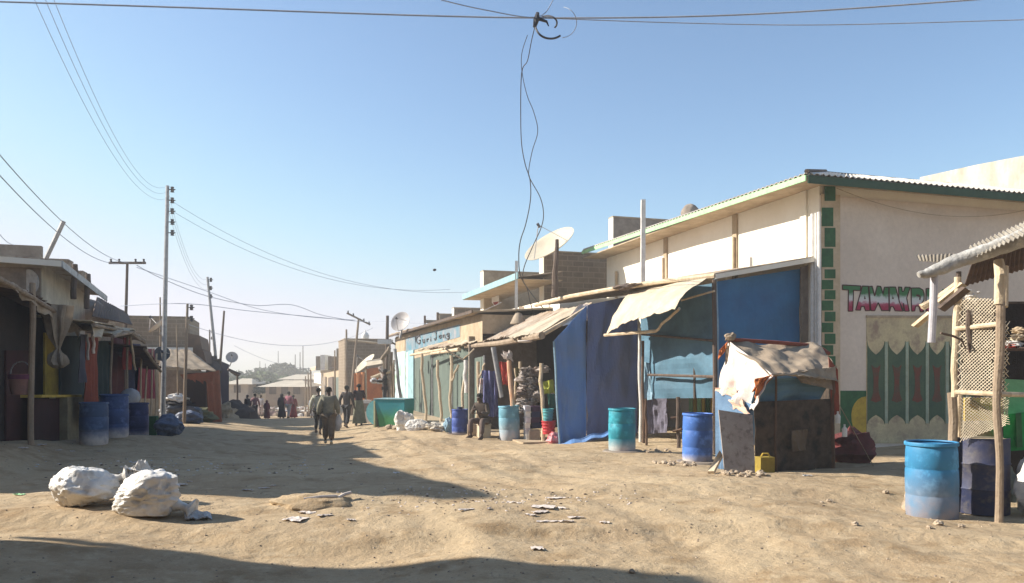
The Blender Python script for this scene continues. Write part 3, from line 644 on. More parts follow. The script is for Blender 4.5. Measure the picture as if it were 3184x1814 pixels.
MB().tube([P(1722, 1062, d1 - .1), P(1728, 1150, d1 - .1), P(1731, 1250, d1 - .1), bL + Vector((0, -.08, 0))], [.03, .035, .03, .03], 6).build('tarp_hem', m_palebl, lean)
MB().sheet(P(1735, 1382, d1 - .12), P(1900, 1338, d1 - .12), P(1902, 1352, d1 - .5), P(1738, 1395, d1 - .35), 16, 3, .02, lambda u, v: .03 * math.sin(u * 17)).build('tarp_skirt', m_bluetarp, lean)
# shed roof from the warehouse down to an eave pole line
ev = [Vector((.75, 24.6, 3.82)), Vector((2.54, 19.5, 3.80)), Vector((4.30, 16.3, 3.74))]
wl_ = [ST(toST(p.x, p.y)[0] + .1, tC - .02, 4.3) for p in ev]
cr = zt_at(2557, 812, tC - .05)
wl_[2] = ST(toST(ev[2].x, ev[2].y)[0] + .0, tC - .02, 4.22)
MB().sheet(wl_[0], wl_[1], ev[1], ev[0], 30, 6, .02, lambda u, v: .02 * math.sin(u * 60) + .05 * mn((u * 6, v * 2, 0), 1)).build('roof_sheet', m_tin, lean)
MB().sheet(wl_[1] + Vector((0, 0, .03)), wl_[2] + Vector((0, 0, .03)), ev[2] + Vector((0, 0, .03)), ev[1] + Vector((0, 0, .03)), 24, 6, .02, lambda u, v: .02 * math.sin(u * 50) + .04 * mn((u * 6, v * 2, 3), 1)).build('roof_sheet', m_tin, lean)
MB().tube([ev[0], ev[0].lerp(ev[1], .5) + Vector((0, 0, .05)), ev[1], ev[1].lerp(ev[2], .5) + Vector((0, 0, .03)), ev[2]], .06, 7).build('eave_pole', m_woodl, lean)
fa0, fa1 = ev[2] + Vector((0, -.03, -.02)), wl_[2] + Vector((.12, -.02, .0))
MB().prism([fa0 - Vector((0, 0, .05)), fa1 - Vector((0, 0, .05)), fa1 + Vector((0, 0, .05)), fa0 + Vector((0, 0, .05))], (UX, UY, 0), .04).build('roof_end_board', m_cream, lean)
# right-hand bright blue tarp (camera side end)
sE = toST(ev[2].x, ev[2].y)[0]
tA_, tB_ = toST(ev[2].x, ev[2].y)[1] + .02, tC - .2
MB().sheet(ST(sE + .1, tA_, 3.62), ST(sE + .35, tB_, 4.02), ST(sE + .35, tB_, 1.6), ST(sE + .1, tA_, 1.0), 26, 22, .012, lambda u, v: .05 * math.sin(u * 8 + v * 2) * v + .05 * mn((u * 3, v * 3, 8), 1.4)).build('tarp_wall', m_bluetarpl, lean)
MB().sheet(ST(sE + .3, tC - .22, 4.05), ST(sE + .3, tC - .03, 4.1), ST(sE + .3, tC - .03, -.1), ST(sE + .3, tC - .22, -.1), 2, 8, .02).build('edge_board', m_brown2, lean)
MB().tube([ST(sE + .04, tA_, 3.72), ST(sE + .02, tA_ + .02, 2.6), ST(sE + .0, tA_ + .02, 1.2)], [.035, .05, .03], 7).build('tarp_hem', m_palebl, lean)
MB().sheet(ST(sE + .3, tA_ + .3, 1.9), ST(sE + .3, tB_ - .2, 1.9), ST(sE + .3, tB_ - .2, 0), ST(sE + .3, tA_ + .3, 0.2), 10, 10, .01, fold(2, .03, 3)).build('lower_sheet', m_greytarp, lean)
# street side faded sheet
pA = ST(sE + .15, tA_ - .02, 0); pB = P(1990, 1200, 19.3)
MB().sheet(Vector((pB.x, pB.y, 3.55)), Vector((pA.x, pA.y, 3.6)), P(2222, 1238, 16.6), P(1992, 1240, 19.3), 26, 22, .01, lambda u, v: .05 * math.sin(u * 7 + v * 3) * v + .07 * mn((u * 3, v * 4, 4), 1.5)).build('side_sheet', m_greytarp, lean)
MB().sheet(P(1988, 1120, 19.05), P(2020, 1130, 18.9), P(2030, 1242, 18.7), P(1990, 1248, 19.05), 6, 10, .012, fold(1.5, .03, 6)).build('sheet_edge', m_palebl, lean)
MB().tube([P(2015, 1166, 18.6), P(2222, 1172, 16.4)], .035, 6).build('rail', m_woodd, lean)
MB().tube([P(1992, 1040, 19), P(2222, 1060, 16.4)], .03, 6).build('rail', m_woodd, lean)
MB().tube([P(2158, 900, 17.3), P(2160, 1240, 17.3)], .03, 6).build('rail', m_woodd, lean)
for px, y0, y1, d, w, mm in ((1989, 1020, 1370, 18.9, .038, m_white), (1999, 1060, 1385, 18.7, .035, m_rust), (2108, 1235, 1400, 17.3, .045, m_woodd), (2221, 870, 1400, 16.3, .05, m_woodd), (2008, 1240, 1390, 18.3, .03, m_rust)):
    a, b = pole_pts(px, y0, px + 2, y1, d); b.z = min(b.z, g(b.x, b.y)); MB().tube(crook(a, b, 6, .02, px), w, 8).build('post', mm, lean)
MB().tube([P(2118, 935, 16.9), P(2222, 905, 16.2)], .022, 6).build('stay_pole', m_woodl, lean)
MB().tube([P(2092, 1342, 17.3), P(2120, 1335, 17.2)], .03, 6).build('cross_stick', m_rust, lean); MB().tube([P(2085, 1300, 17.35), P(2110, 1298, 17.3)], .03, 6).build('cross_stick', m_rust, lean)
# hanging curtain below (purple grey)
MB().sheet(P(2010, 1240, 19.7), P(2078, 1238, 19.2), P(2076, 1345, 19.2), P(2012, 1350, 19.7), 10, 12, .012, fold(1.8, .03, 7)).build('low_curtain', cloth('purple_grey_cloth', (.16, .15, .20)), lean)
# flap of pale canvas
flap = MB().sheet(P(1972, 900, 19.3), P(2200, 868, 16.25), P(2100, 965, 15.9), P(1886, 1040, 18.9), 26, 18, .012, lambda u, v: -.22 * math.sin(u * 3.14) * v * .6 + .04 * mn((u * 4, v * 4, 5), 1.5) - .10 * math.sin(v * 3.14), jag=.05).build('canvas_flap', m_canvas, None, loc=tuple(P(1972, 900, 19.3)))
tag(flap, 'pale canvas flap slung out from the blue shelter eave', 'canvas')
tag(MB().tube(crook(P(1880, 1043, 18.9), P(2040, 1030, 17.4), 8, .04, 3), .04, 7).tube(crook(P(2040, 1030, 17.4), P(2112, 960, 15.95), 6, .05, 4), .03, 6).build('flap_pole', m_woodl, None, loc=tuple(P(1880, 1043, 18.9))), 'crooked stick along the lower hem of the pale canvas flap', 'stick')
q = P(1950, 893, 19.0); mb = MB(); blob(mb, q, .62, .2, .07, 11, .4, 8, 18, yaw=math.atan2(UY, UX)); tag(mb.build('brushwood', m_woodd, None, loc=tuple(q)), 'dark tangle of sticks lying on the eave left of the canvas flap', 'brushwood')
# ================================================================== DRUMS
def plastic_drum(name, c, c2, label, px, d, h=.93, r=.29, py=None, rz=0.0, dirt=(.55, .50, .46), dh=.34, tilt=None, lid=False, group=None):
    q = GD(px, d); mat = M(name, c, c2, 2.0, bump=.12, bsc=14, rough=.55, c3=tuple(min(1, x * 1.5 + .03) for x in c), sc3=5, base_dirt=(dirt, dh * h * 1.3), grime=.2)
    root = thing('plastic_drum', tuple(q - Vector((0, 0, .015))), label, 'drum', group)
    mb = MB(); L = [(0, 0), (r * .93, 0), (r * .97, .03), (r, .12), (r * .995, .30 * h), (r * .98, .315 * h), (r * .98, .325 * h), (r, .34 * h), (r * 1.01, .5 * h), (r, .64 * h), (r * .975, .655 * h), (r * .975, .668 * h), (r, .685 * h), (r * .98, .88 * h), (r * .95, .95 * h), (r * .93, .965 * h)]
    mb.lathe(L + [(r * .90, .965 * h), (r * .89, .93 * h), (0, .925 * h)], c=root.location, n=32); mb.build('barrel', mat, root, True)
    mb = MB(); mb.lathe([(r * .93, .955 * h), (r * 1.02, .955 * h), (r * 1.03, .985 * h), (r * 1.01, h), (r * .95, h), (r * .93, .985 * h)], c=root.location, n=32); mb.build('rim', mat, root, True)
    if lid: mb = MB(); mb.lathe([(0, h + .07), (.08, h + .07), (.09, h), (r * .9, h - .01), (r * .9, .95 * h)], c=root.location, n=24); mb.build('lid', M('dark_blue_lid', (.03, .04, .10)), root, True)
    root.rotation_euler = (tilt[0] if tilt else 0, tilt[1] if tilt else 0, rz)
    return root
plastic_drum('sky_blue_plastic', (.04, .22, .40), (.03, .17, .34), 'sky blue plastic drum with dusty base at the corner of the netted stall', 2898, 9.35, dh=.5, tilt=(0, -.01), dirt=(.24, .235, .27))
plastic_drum('mid_blue_plastic', (.06, .17, .50), (.05, .13, .40), 'mid blue plastic drum beside the grey board of the draped kiosk', 2168, 14.6, tilt=(0, .01), dh=.15, r=.28)
plastic_drum('teal_plastic', (.02, .26, .33), (.02, .20, .27), 'teal plastic drum in front of the dark blue tarpaulin wall', 1934, 16.3, dh=.25, r=.285)
plastic_drum('dull_teal_plastic', (.14, .33, .42), (.10, .27, .36), 'dull teal drum faded pale at its base beside the seated man', 1585, 21.6, dh=.5, h=.97, tilt=(0, -.03), dirt=(.42, .42, .44))
plastic_drum('deep_blue_plastic', (.04, .08, .30), (.03, .06, .24), 'small deep blue drum with a dark knobbed lid left of the seated man', 1430, 24.3, h=.80, r=.255, dh=.12, lid=True)
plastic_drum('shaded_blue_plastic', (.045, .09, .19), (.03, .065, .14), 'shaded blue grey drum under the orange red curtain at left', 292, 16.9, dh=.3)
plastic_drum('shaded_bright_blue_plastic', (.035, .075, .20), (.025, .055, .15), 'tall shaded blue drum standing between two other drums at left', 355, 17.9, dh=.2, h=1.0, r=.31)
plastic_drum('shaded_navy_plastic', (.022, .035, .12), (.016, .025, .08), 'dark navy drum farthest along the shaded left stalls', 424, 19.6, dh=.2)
# steel drum behind the post of the netted stall
q = GD(3052, 9.75); root = thing('steel_drum', tuple(q), 'battered dark blue steel drum with sand on its lid behind the crooked post', 'drum')
ms = M('scratched_steel_paint', (.03, .04, .10), (.08, .075, .10), 4, bump=.4, bsc=10, rough=.6, c3=(.13, .12, .12), sc3=9)
h = .94; r = .31
MB().lathe([(0, 0), (r, 0), (r, .31 * h), (r + .012, .33 * h), (r, .35 * h), (r, .64 * h), (r + .012, .66 * h), (r, .68 * h), (r, h), (r - .02, h), (r - .02, h - .02), (0, h - .015)], c=q, n=36).build('barrel', ms, root, True)
MB().lathe([(0, h + .012), (r - .03, h - .005), (r - .03, h - .02)], c=q, n=24).build('sand_cover', M('sand', (.50, .40, .28), (.4, .31, .2), 8), root, True)
# flat tyre-like dishes the drums stand on
for px, d, lab in ((1430, 24.1, 'flat dark disc under the small deep blue drum'), (1936, 16.25, 'flat grey disc of packed earth under the teal drum'), (2172, 14.5, 'flat grey disc of packed earth under the mid blue drum')):
    q = GD(px, d); o = MB().lathe([(0, .03), (.40, .03), (.43, -.0), (.42, -.08)], c=q, n=26).build('base_disc', m_brown2 if px > 1500 else m_woodd, None, True, loc=tuple(q)); tag(o, lab, 'disc')

# ================================================================== DRAPED KIOSK
kx = thing('draped_kiosk', tuple(GD(2345, 12.4)), 'small market kiosk draped with dirty canvas and white sheets in front of the blue shelter', 'kiosk')
def K(px, py, d): return P(px, py, d)
fl, fr = 12.45, 13.05; bl, br = 13.5, 14.1
for (px, py0, d, w, mm) in ((2352, 1180, fl + .12, .025, m_wood), (2588, 1150, fr, .04, m_rust), (2262, 1075, bl, .04, m_wood), (2545, 1090, br, .04, m_wood), (2412, 1165, 12.6, .02, m_rust)):
    a = K(px, py0, d); b = GD(px + 2, d); MB().tube(crook(a, b, 6, .02, px), w, 8).build('post', mm, kx)
wv = lambda a, sd: (lambda u, v: a * mn((u * 4, v * 3, sd), 1.3) + a * .5 * mn((u * 9, v * 7, sd + 2), 1.4))
MB().sheet(K(2262, 1062, bl), K(2540, 1072, br), K(2602, 1140, fr), K(2395, 1170, fl), 36, 22, .012, lambda u, v: .10 * mn((u * 3, v * 2, 3), 1.3) + .025 * mn((u * 8, v * 5, 5), 1.4) + .03 * math.sin(u * 24 + v * 6) * max(0, .5 - u) * 2 - .12 * math.sin(math.pi * u) * v * 0, jag=.05).build('canvas_roof', M('tan_canvas', (.36, .285, .205), (.26, .20, .145), 2.2, bump=.4, bsc=12), kx)
MB().sheet(K(2395, 1168, fl - .02), K(2602, 1142, fr - .02), K(2606, 1190, fr - .03), K(2470, 1165, fl), 20, 6, .01, wv(.04, 3), jag=.06).build('canvas_valance', m_canvasd, kx)
MB().sheet(K(2470, 1165, 12.7), K(2602, 1150, fr + .02), K(2600, 1215, fr + .02), K(2490, 1190, 12.8), 12, 6, .01, wv(.03, 4)).build('brown_valance', m_brown2, kx)
# white sheet over the left end
MB().sheet(K(2266, 1058, bl + .05), K(2400, 1166, fl - .03), K(2350, 1280, fl - .03), K(2226, 1215, bl + .05), 26, 24, .012, lambda u, v: .06 * math.sin(u * 16 + 2 * v) * v + .07 * mn((u * 3, v * 3, 6), 1.4), jag=.04).build('white_sheet', m_whitecloth, kx)
MB().sheet(K(2230, 1205, bl + .1), K(2290, 1205, 13), K(2338, 1290, fl + .02), K(2236, 1248, bl + .1), 12, 12, .01, lambda u, v: -.03 + .05 * mn((u * 4, v * 4, 9), 1.3), jag=.05).build('peach_sheet', M('peach_cloth', (.66, .46, .36), (.60, .34, .24), 4, bump=.3), kx)
MB().sheet(K(2400, 1166, fl - .05), K(2362, 1178, fl - .04), K(2336, 1222, fl - .04), K(2350, 1215, fl - .05), 8, 8, .012, wv(.05, 12)).build('orange_hem', m_orange, kx)
MB().sheet(K(2262, 1062, bl - .02), K(2236, 1090, bl), K(2232, 1120, bl), K(2262, 1085, bl - .02), 6, 6, .012, wv(.04, 13)).build('orange_hem', m_orange, kx)
MB().tube([K(2268, 1056, bl), K(2420, 1066, 13.6), K(2540, 1076, br), K(2578, 1100, 13.8)], .035, 7).build('red_rim', M('rust_red_cloth', (.30, .07, .04)), kx)
q = K(2270, 1048, bl); mb = MB(); blob(mb, q, .10, .09, .07, 3, .3, 8, 12); mb.build('knot', m_canvasd, kx)
MB().sheet(K(2352, 1180, fl + .08), K(2590, 1170, fr + .06), K(2540, 1248, fr + .06), K(2335, 1256, fl + .08), 20, 10, .012, lambda u, v: .05 * math.sin(u * 12) * v + .04 * mn((u * 4, v * 4, 2), 1)).build('dark_curtain', m_greytarp, kx)
net = M('dark_mesh_cloth', (.12, .085, .06), (.06, .045, .035), 7, bump=.4, transl=.2, c3=(.02, .02, .02), sc3=3)
MB().sheet(K(2344, 1250, fl + .04), K(2592, 1240, fr + .04), GD(2592, fr + .04), GD(2348, fl + .04), 20, 14, .01, lambda u, v: .03 * math.sin(u * 18) * v + .03 * mn((u * 4, v * 4, 7), 1)).build('mesh_front', net, kx)
MB().sheet(K(2592, 1160, fr + .04), K(2545, 1120, br), GD(2545, br), GD(2592, fr + .04), 8, 10, .01, wv(.03, 8)).build('mesh_side', net, kx)
MB().sheet(K(2225, 1215, bl), K(2345, 1260, fl + .1), GD(2300, fl + .3), GD(2226, bl), 12, 12, .01, lambda u, v: .05 * math.sin(u * 14) * v).build('blue_side', M('dull_blue_plastic', (.13, .22, .34), (.09, .16, .26), 4), kx)
MB().sheet(K(2460, 1340, 12.7), K(2510, 1335, 12.8), K(2505, 1400, 12.8), K(2465, 1405, 12.7), 6, 6, .008, wv(.03, 5)).build('tan_patch', M('brown_patch', (.16, .12, .085)), kx)
MB().sheet(K(2420, 1160, fl + .1), K(2352, 1180, fl - .07), K(2348, 1240, fl - .06), K(2365, 1215, fl), 8, 8, .012, wv(.05, 15)).build('orange_hem', m_orange, kx)
# slanting red strip / cloth pieces on the right post
MB().sheet(K(2575, 1110, fr), K(2604, 1150, fr - .02), K(2610, 1290, fr - .02), K(2586, 1290, fr), 4, 10, .02, wv(.03, 6)).build('rust_strip', M('rust_red_cloth', (.30, .07, .04)), kx)
# leaning board, plank, bucket, stones
def lean_board(name, pts, th, mat, label, cat):
    pts = [Vector(p) for p in pts]; n = (pts[1] - pts[0]).cross(pts[3] - pts[0]).normalized()
    return tag(MB().prism(pts, n, th).build(name, mat, None, loc=tuple(pts[0])), label, cat)
b0, b1 = GD(2252, 12.0), GD(2346, 12.0)
lean_board('plywood_board', [b0, b1, P(2338, 1292, 12.25), P(2233, 1276, 12.25)], .03, m_board, 'large grey stained board leaning on the left end of the draped kiosk', 'board')
lean_board('timber_plank', [GD(2202, 11.9) , GD(2222, 11.85), P(2248, 1422, 12.3), P(2240, 1408, 12.3)], .05, m_woodl, 'short pale plank leaning beside the grey stained board', 'plank')
q = GD(2378, 12.2); root = thing('yellow_jerrycan', tuple(q), 'yellow jerrycan cut open standing at the foot of the draped kiosk', 'jerrycan')
MB().box(q, .24, .18, .25, .2).build('body', M('dusty_yellow_plastic', (.38, .28, .04), (.28, .2, .04), 5), root); MB().tube([q + Vector((-.06, 0, .25)), q + Vector((-.03, 0, .30)), q + Vector((.05, 0, .30)), q + Vector((.08, 0, .25))], .014, 6).build('handle', m_yellow, root)
a = K(2604, 1250, fr); b = GD(2716, 13.6); tag(MB().tube([a, b], .008, 5).build('guy_rope', m_canvasd, None, loc=tuple(b)), 'thin guy rope from the draped kiosk down to the ground by the door', 'rope')
for i, (px, py, s) in enumerate(((2605, 1300, .9), (2626, 1340, 1.0))):
    q = K(px, py, 12.95); tag(MB().lathe([(0, -.1 * s), (.04, -.1 * s), (.045, .03), (.015, .07), (.015, .11), (0, .11)], c=q, n=12).build('plastic_bottle', m_white, None, True, loc=tuple(q)), ['upper white bottle hanging on the guy rope of the kiosk', 'lower white bottle hanging on the guy rope of the kiosk'][i], 'bottle')
q = GD(2650, 14.2); mb = MB(); blob(mb, q + Vector((0, 0, .26)), .42, .3, .34, 8, .25, 14, 20, flat=.2); tag(mb.build('red_bundle', M('dull_red_sacking', (.16, .035, .035), (.09, .03, .03), 4), None, True, loc=tuple(q)), 'dull red bundle lying in the shade right of the draped kiosk', 'bundle')
for i, (px, d, w, hh, mm, lab) in enumerate(((2470, 13.3, .5, .5, m_brown2, 'dark box stored inside the draped kiosk'),)):
    q = GD(px, d); mb = MB(); mb.box(q, w, .4, hh, .3); mb.box(q + Vector((0, 0, hh)), w + .04, .44, .03, .3); tag(mb.build('storage_box', mm, None, loc=tuple(q)), lab, 'box')

# ================================================================== NETTED STALL (right edge)
ns = thing('netted_stall', tuple(GD(3108, 8.95)), 'market stall of crooked poles with wire netting and a bark covered roof beam at right', 'stall')
pa, pb = GD(3106, 8.95), P(3112, 872, 8.95)
MB().tube(crook(pb, pa, 14, .035, 3), [.042, .048, .05, .052, .05, .046, .042, .045, .042, .04, .042, .044, .046], 10).build('front_post', m_wood, ns)
MB().tube([pb + Vector((-.02, 0, -.28)), pb + Vector((0, 0, .05)), P(3105, 810, 9.0)], [.055, .065, .055], 10).build('post_top', m_woodl, ns)
MB().tube([P(3120, 955, 9.1), P(3122, 830, 9.2)], .05, 8).build('short_prop', m_woodl, ns)
qa = P(2978, 862, 9.5); qb = P(2968, 1235, 9.5)
MB().tube(crook(qa, qb, 9, .02, 8), [.04, .04, .045, .045, .04, .038, .04, .038, .038, .038], 10).build('netting_post', m_woodl, ns)
MB().tube(crook(P(2960, 1222, 9.7), GD(2970, 9.75), 8, .02, 9), .055, 10).build('lower_post', m_wood, ns)
MB().tube(crook(P(2984, 1228, 9.8), GD(2990, 9.9), 8, .03, 19), .035, 8).build('lower_post', m_woodl, ns)
MB().tube([P(2981, 845, 9.55), P(2981, 870, 9.55)], .03, 8).build('short_prop', m_woodd, ns)
for y0, y1 in ((1023, 1008), (1220, 1226)):
    MB().tube(crook(P(2972, y0, 9.45), P(3108, y1, 8.95), 6, .02, y0), .030, 8).build('cross_rail', m_woodl, ns)
MB().tube([P(3108, 1226, 8.95), P(3184, 1228, 9.3), P(3230, 1230, 9.4)], .03, 8).build('cross_rail', m_woodl, ns)
def netting(A, B, C_, D, nx, ny, r):
    mb = MB(); A, B, C_, D = map(Vector, (A, B, C_, D))
    def pt(u, v): return (A * (1 - u) + B * u) * (1 - v) + (D * (1 - u) + C_ * u) * v + Vector((0, -.03 * math.sin(u * 3.14) * math.sin(v * 5), 0))
    asp = ny / nx
    for sgn in (1, -1):
        k = -int(ny) - 1
        while k <= nx + ny + 1:
            pts = []
            for st in range(13):
                v = st / 12; u = (k + sgn * v * ny * 1.0) / nx
                if 0 <= u <= 1: pts.append(pt(u, v))
            if len(pts) > 1: mb.tube(pts, r, 3, cap=False)
            k += 1
    return mb
m_net = M('wire_netting', (.72, .62, .46), (.55, .46, .34), 8, rough=.6, bump=.1)
netting(P(2978, 925, 9.46), P(3106, 930, 9.0), P(3108, 1222, 8.98), P(2972, 1222, 9.46), 12, 27, .0045).build('wire_netting', m_net, ns)
netting(P(2985, 1235, 9.6), P(3140, 1235, 9.2), P(3140, 1320, 9.2), P(2985, 1375, 9.6), 14, 13, .0045).build('wire_netting', m_net, ns)
netting(P(3106, 1000, 9.2), P(3140, 1000, 9.3), P(3140, 1230, 9.3), P(3106, 1230, 9.2), 3, 17, .0045).build('wire_netting', m_net, ns)
# back cloths seen through the net
MB().sheet(P(2985, 935, 10.2), P(3120, 935, 10.2), P(3120, 1225, 10.2), P(2985, 1225, 10.2), 14, 20, .012, lambda u, v: .09 * mn((u * 4, v * 5, 3), 1.4), jag=.03).build('sacking_screen', M('sacking', (.13, .10, .075), (.27, .25, .22), 3, bump=.4, c3=(.16, .12, .09), sc3=4), ns)
MB().sheet(P(2996, 1238, 10.0), P(3112, 1238, 10.0), P(3112, 1318, 10), P(2996, 1310, 10), 8, 6, .03, lambda u, v: 0).build('yellow_panel', m_yellow, ns)
MB().tube([P(3010, 1240, 9.95), P(3100, 1300, 9.9)], .03, 6).build('brace', M('olive_paint', (.22, .16, .03)), ns)
MB().sheet(P(2996, 1310, 9.95), P(3112, 1308, 9.95), P(3112, 1370, 9.9), P(2990, 1385, 9.9), 8, 6, .02, lambda u, v: .05 * mn((u * 4, v * 5, 3), 1.4)).build('sack_panel', m_canvasd, ns)
# bark wrapped log beam
lg = [P(2856, 856, 8.9), P(2885, 850, 8.9), P(2925, 835, 8.9), P(2975, 812, 8.9), P(3030, 795, 8.85), P(3080, 778, 8.8), P(3130, 760, 8.75), P(3184, 740, 8.7), P(3260, 700, 8.6)]
rr = [.035, .058, .075, .085, .088, .092, .10, .105, .11]
fine = []; fr_ = []
for i in range(len(lg) - 1):
    for k_ in range(5): u = k_ / 5; fine.append(lg[i].lerp(lg[i + 1], u) + Vector((0, 0, .012 * mn((i + u, 0, 0), 2.1)))); fr_.append((rr[i] * (1 - u) + rr[i + 1] * u) * (1 + .10 * mn((i + u, 1, 0), 3.3)))
MB().tube(fine, fr_, 14).build('roof_beam', M('pale_bark', (.44, .43, .40), (.30, .28, .25), 4, stretch=(.4, 1, 1), bump=.8, bsc=24, c3=(.58, .56, .52), sc3=7), ns, True)
# corrugated roof over it
MB().sheet(P(2850, 795, 9.9), P(2985, 790, 9.4), P(2975, 820, 9.3), P(2858, 812, 9.8), 60, 2, .008, lambda u, v: .012 * math.sin(u * 11 * 6.28)).build('roof_sheet', M('grey_weathered_tin', (.34, .31, .26), (.22, .19, .15), 3, rough=.7), ns)
MB().sheet(P(3010, 770, 9.3), P(3230, 672, 8.9), P(3280, 690, 8.2), P(3035, 800, 8.75), 90, 2, .008, lambda u, v: .012 * math.sin(u * 17 * 6.28)).build('roof_sheet', M('grey_weathered_tin', (.34, .31, .26)), ns)
MB().sheet(P(3040, 790, 9.0), P(3300, 700, 8.6), P(3300, 800, 11.4), P(2995, 885, 11.2), 80, 8, .01, lambda u, v: .012 * math.sin(u * 20 * 6.28) + .02 * math.sin(v * 5)).build('roof_underside', m_rust, ns)
MB().tube([P(2905, 852, 8.95), P(2902, 960, 8.95), P(2896, 1066, 8.95)], .042, 12).build('hanging_pipe', M('grey_plastic_pipe', (.52, .50, .52), (.40, .38, .40), 6, rough=.5, bump=.1), ns)
for i, (x0, y0, x1, y1, d, w) in enumerate(((2870, 958, 3000, 892, 9.9, .03), (2848, 1018, 2900, 975, 9.9, .03), (2925, 945, 3000, 885, 9.7, .035), (2930, 920, 2985, 880, 10, .02), (2930, 965, 3010, 900, 9.6, .04))):
    a, b = P(x0, y0, d), P(x1, y1, d - .3); n_ = Vector((0, 0, 1)); dv = (b - a).normalized(); s_ = dv.cross(Vector((0, 1, 0))).normalized()
    MB().hexa([a - s_ * w, a + s_ * w, b + s_ * w, b - s_ * w, a - s_ * w + Vector((0, .07, .02)), a + s_ * w + Vector((0, .07, .02)), b + s_ * w + Vector((0, .07, .02)), b - s_ * w + Vector((0, .07, .02))]).build('roof_batten', m_woodl if i != 4 else m_woodd, ns)
MB().tube([P(2925, 1036, 9.3), P(2965, 1046, 9.3), P(2990, 1058, 9.3), P(3003, 1085, 9.3)], [.015, .015, .012, .008], 6).build('twisted_branch', m_woodd, ns)
MB().tube([P(3012, 965, 9.3), P(3010, 1010, 9.3), P(3014, 1060, 9.3), P(3022, 1150, 9.35)], [.02, .03, .025, .03], 6).build('twisted_branch', m_woodd, ns)
for px, py, s in ((3010, 908, .06), (3018, 922, .07), (3043, 910, .025)):
    q = P(px, py, 9.6); mb = MB(); blob(mb, q, s, s * .7, s * .6, px, .3, 8, 12); mb.build('white_rag', m_white, ns)
# interior right: dark back, shelf with goods, green counter
MB().sheet(P(3110, 940, 11.2), P(3330, 940, 11.2), GD(3330, 11.2), GD(3110, 11.2), 3, 3, .03).build('back_sheet', m_void, ns)
MB().hexa([P(3118, 1092, 9.8), P(3260, 1092, 9.8), P(3260, 1088, 10.9), P(3118, 1088, 10.9), P(3118, 1084, 9.8), P(3260, 1084, 9.8), P(3260, 1080, 10.9), P(3118, 1080, 10.9)]).build('shelf', m_rust, ns)
MB().hexa([P(3112, 945, 9.9), P(3260, 945, 9.9), P(3260, 945, 10.5), P(3112, 945, 10.5), P(3112, 938, 9.9), P(3260, 938, 9.9), P(3260, 938, 10.5), P(3112, 938, 10.5)]).build('lintel', m_woodd, ns)
for i, (px, py, rx, rz_, mm, lab) in enumerate(((3150, 1072, .10, .05, m_sackd, 'crumpled pale bag on the shelf of the netted stall'), (3172, 1050, .13, .04, m_canvas, 'tan folded cloth topmost on the netted stall shelf'), (3140, 1078, .08, .03, m_redcl, 'red cloth scrap on the netted stall shelf'), (3172, 1028, .09, .04, m_tan, 'small brown parcel under the roof sheet of the netted stall'))):
    q = P(px, py, 10.0); mb = MB(); blob(mb, q, rx, .1, rz_, i + 30, .4, 10, 16); tag(mb.build('market_goods', mm, None, loc=tuple(q)), lab, 'goods')
gc = thing('green_counter', tuple(GD(3150, 9.8)), 'bright green painted counter box behind the crooked stall post', 'counter')
MB().hexa([P(3120, 1405, 9.6), P(3250, 1395, 9.6), P(3250, 1395, 10.4), P(3120, 1405, 10.4), P(3120, 1290, 9.6), P(3250, 1275, 9.6), P(3250, 1275, 10.4), P(3120, 1290, 10.4)]).build('box', M('bright_green_paint', (.02, .34, .09), (.015, .24, .06), 3), gc)
MB().hexa([P(3162, 1392, 9.55), P(3180, 1391, 9.55), P(3180, 1391, 9.59), P(3162, 1392, 9.59), P(3158, 1286, 9.55), P(3176, 1284, 9.55), P(3176, 1284, 9.59), P(3158, 1286, 9.59)]).build('dark_panel', m_green, gc)
MB().sheet(P(3120, 1180, 10.2), P(3260, 1188, 10.2), P(3260, 1285, 10.1), P(3120, 1300, 10.1), 4, 4, .03).build('pale_panel', M('mint_paint', (.22, .45, .24), (.17, .36, .19), 3), gc)
for px_, d_ in ((3126, 9.65), (3244, 9.65), (3126, 10.35), (3244, 10.35)):
    MB().tube([P(px_, 1398, d_), GD(px_, d_)], .03, 7).build('leg', m_wood, gc)
q = GD(3206, 9.4); mb = MB(); blob(mb, q + Vector((.05, 0, .36)), .22, .2, .40, 17, .12, 18, 22, flat=.15); tag(mb.build('white_bucket_sack', m_sack, None, True, loc=tuple(q)), 'white stacked sack at the extreme right edge below the green counter', 'sack')
q = GD(2842, 9.7); mb = MB(); blob(mb, q + Vector((0, 0, .1)), .13, .12, .2, 5, .2, 12, 16, flat=.3); tag(mb.build('pale_rock', m_stone, None, True, loc=tuple(q)), 'pale rock leaning against the left side of the sky blue drum', 'rock')
q = GD(3125, 9.9); mb = MB(); blob(mb, q + Vector((0, 0, .3)), .16, .12, .26, 25, .35, 12, 16, flat=.3); tag(mb.build('plastic_bag', M('pale_clear_bag', (.36, .36, .28), (.24, .24, .19), 6, rough=.4), None, True, loc=tuple(q)), 'crumpled greenish plastic bag hanging right of the steel drum', 'bag')

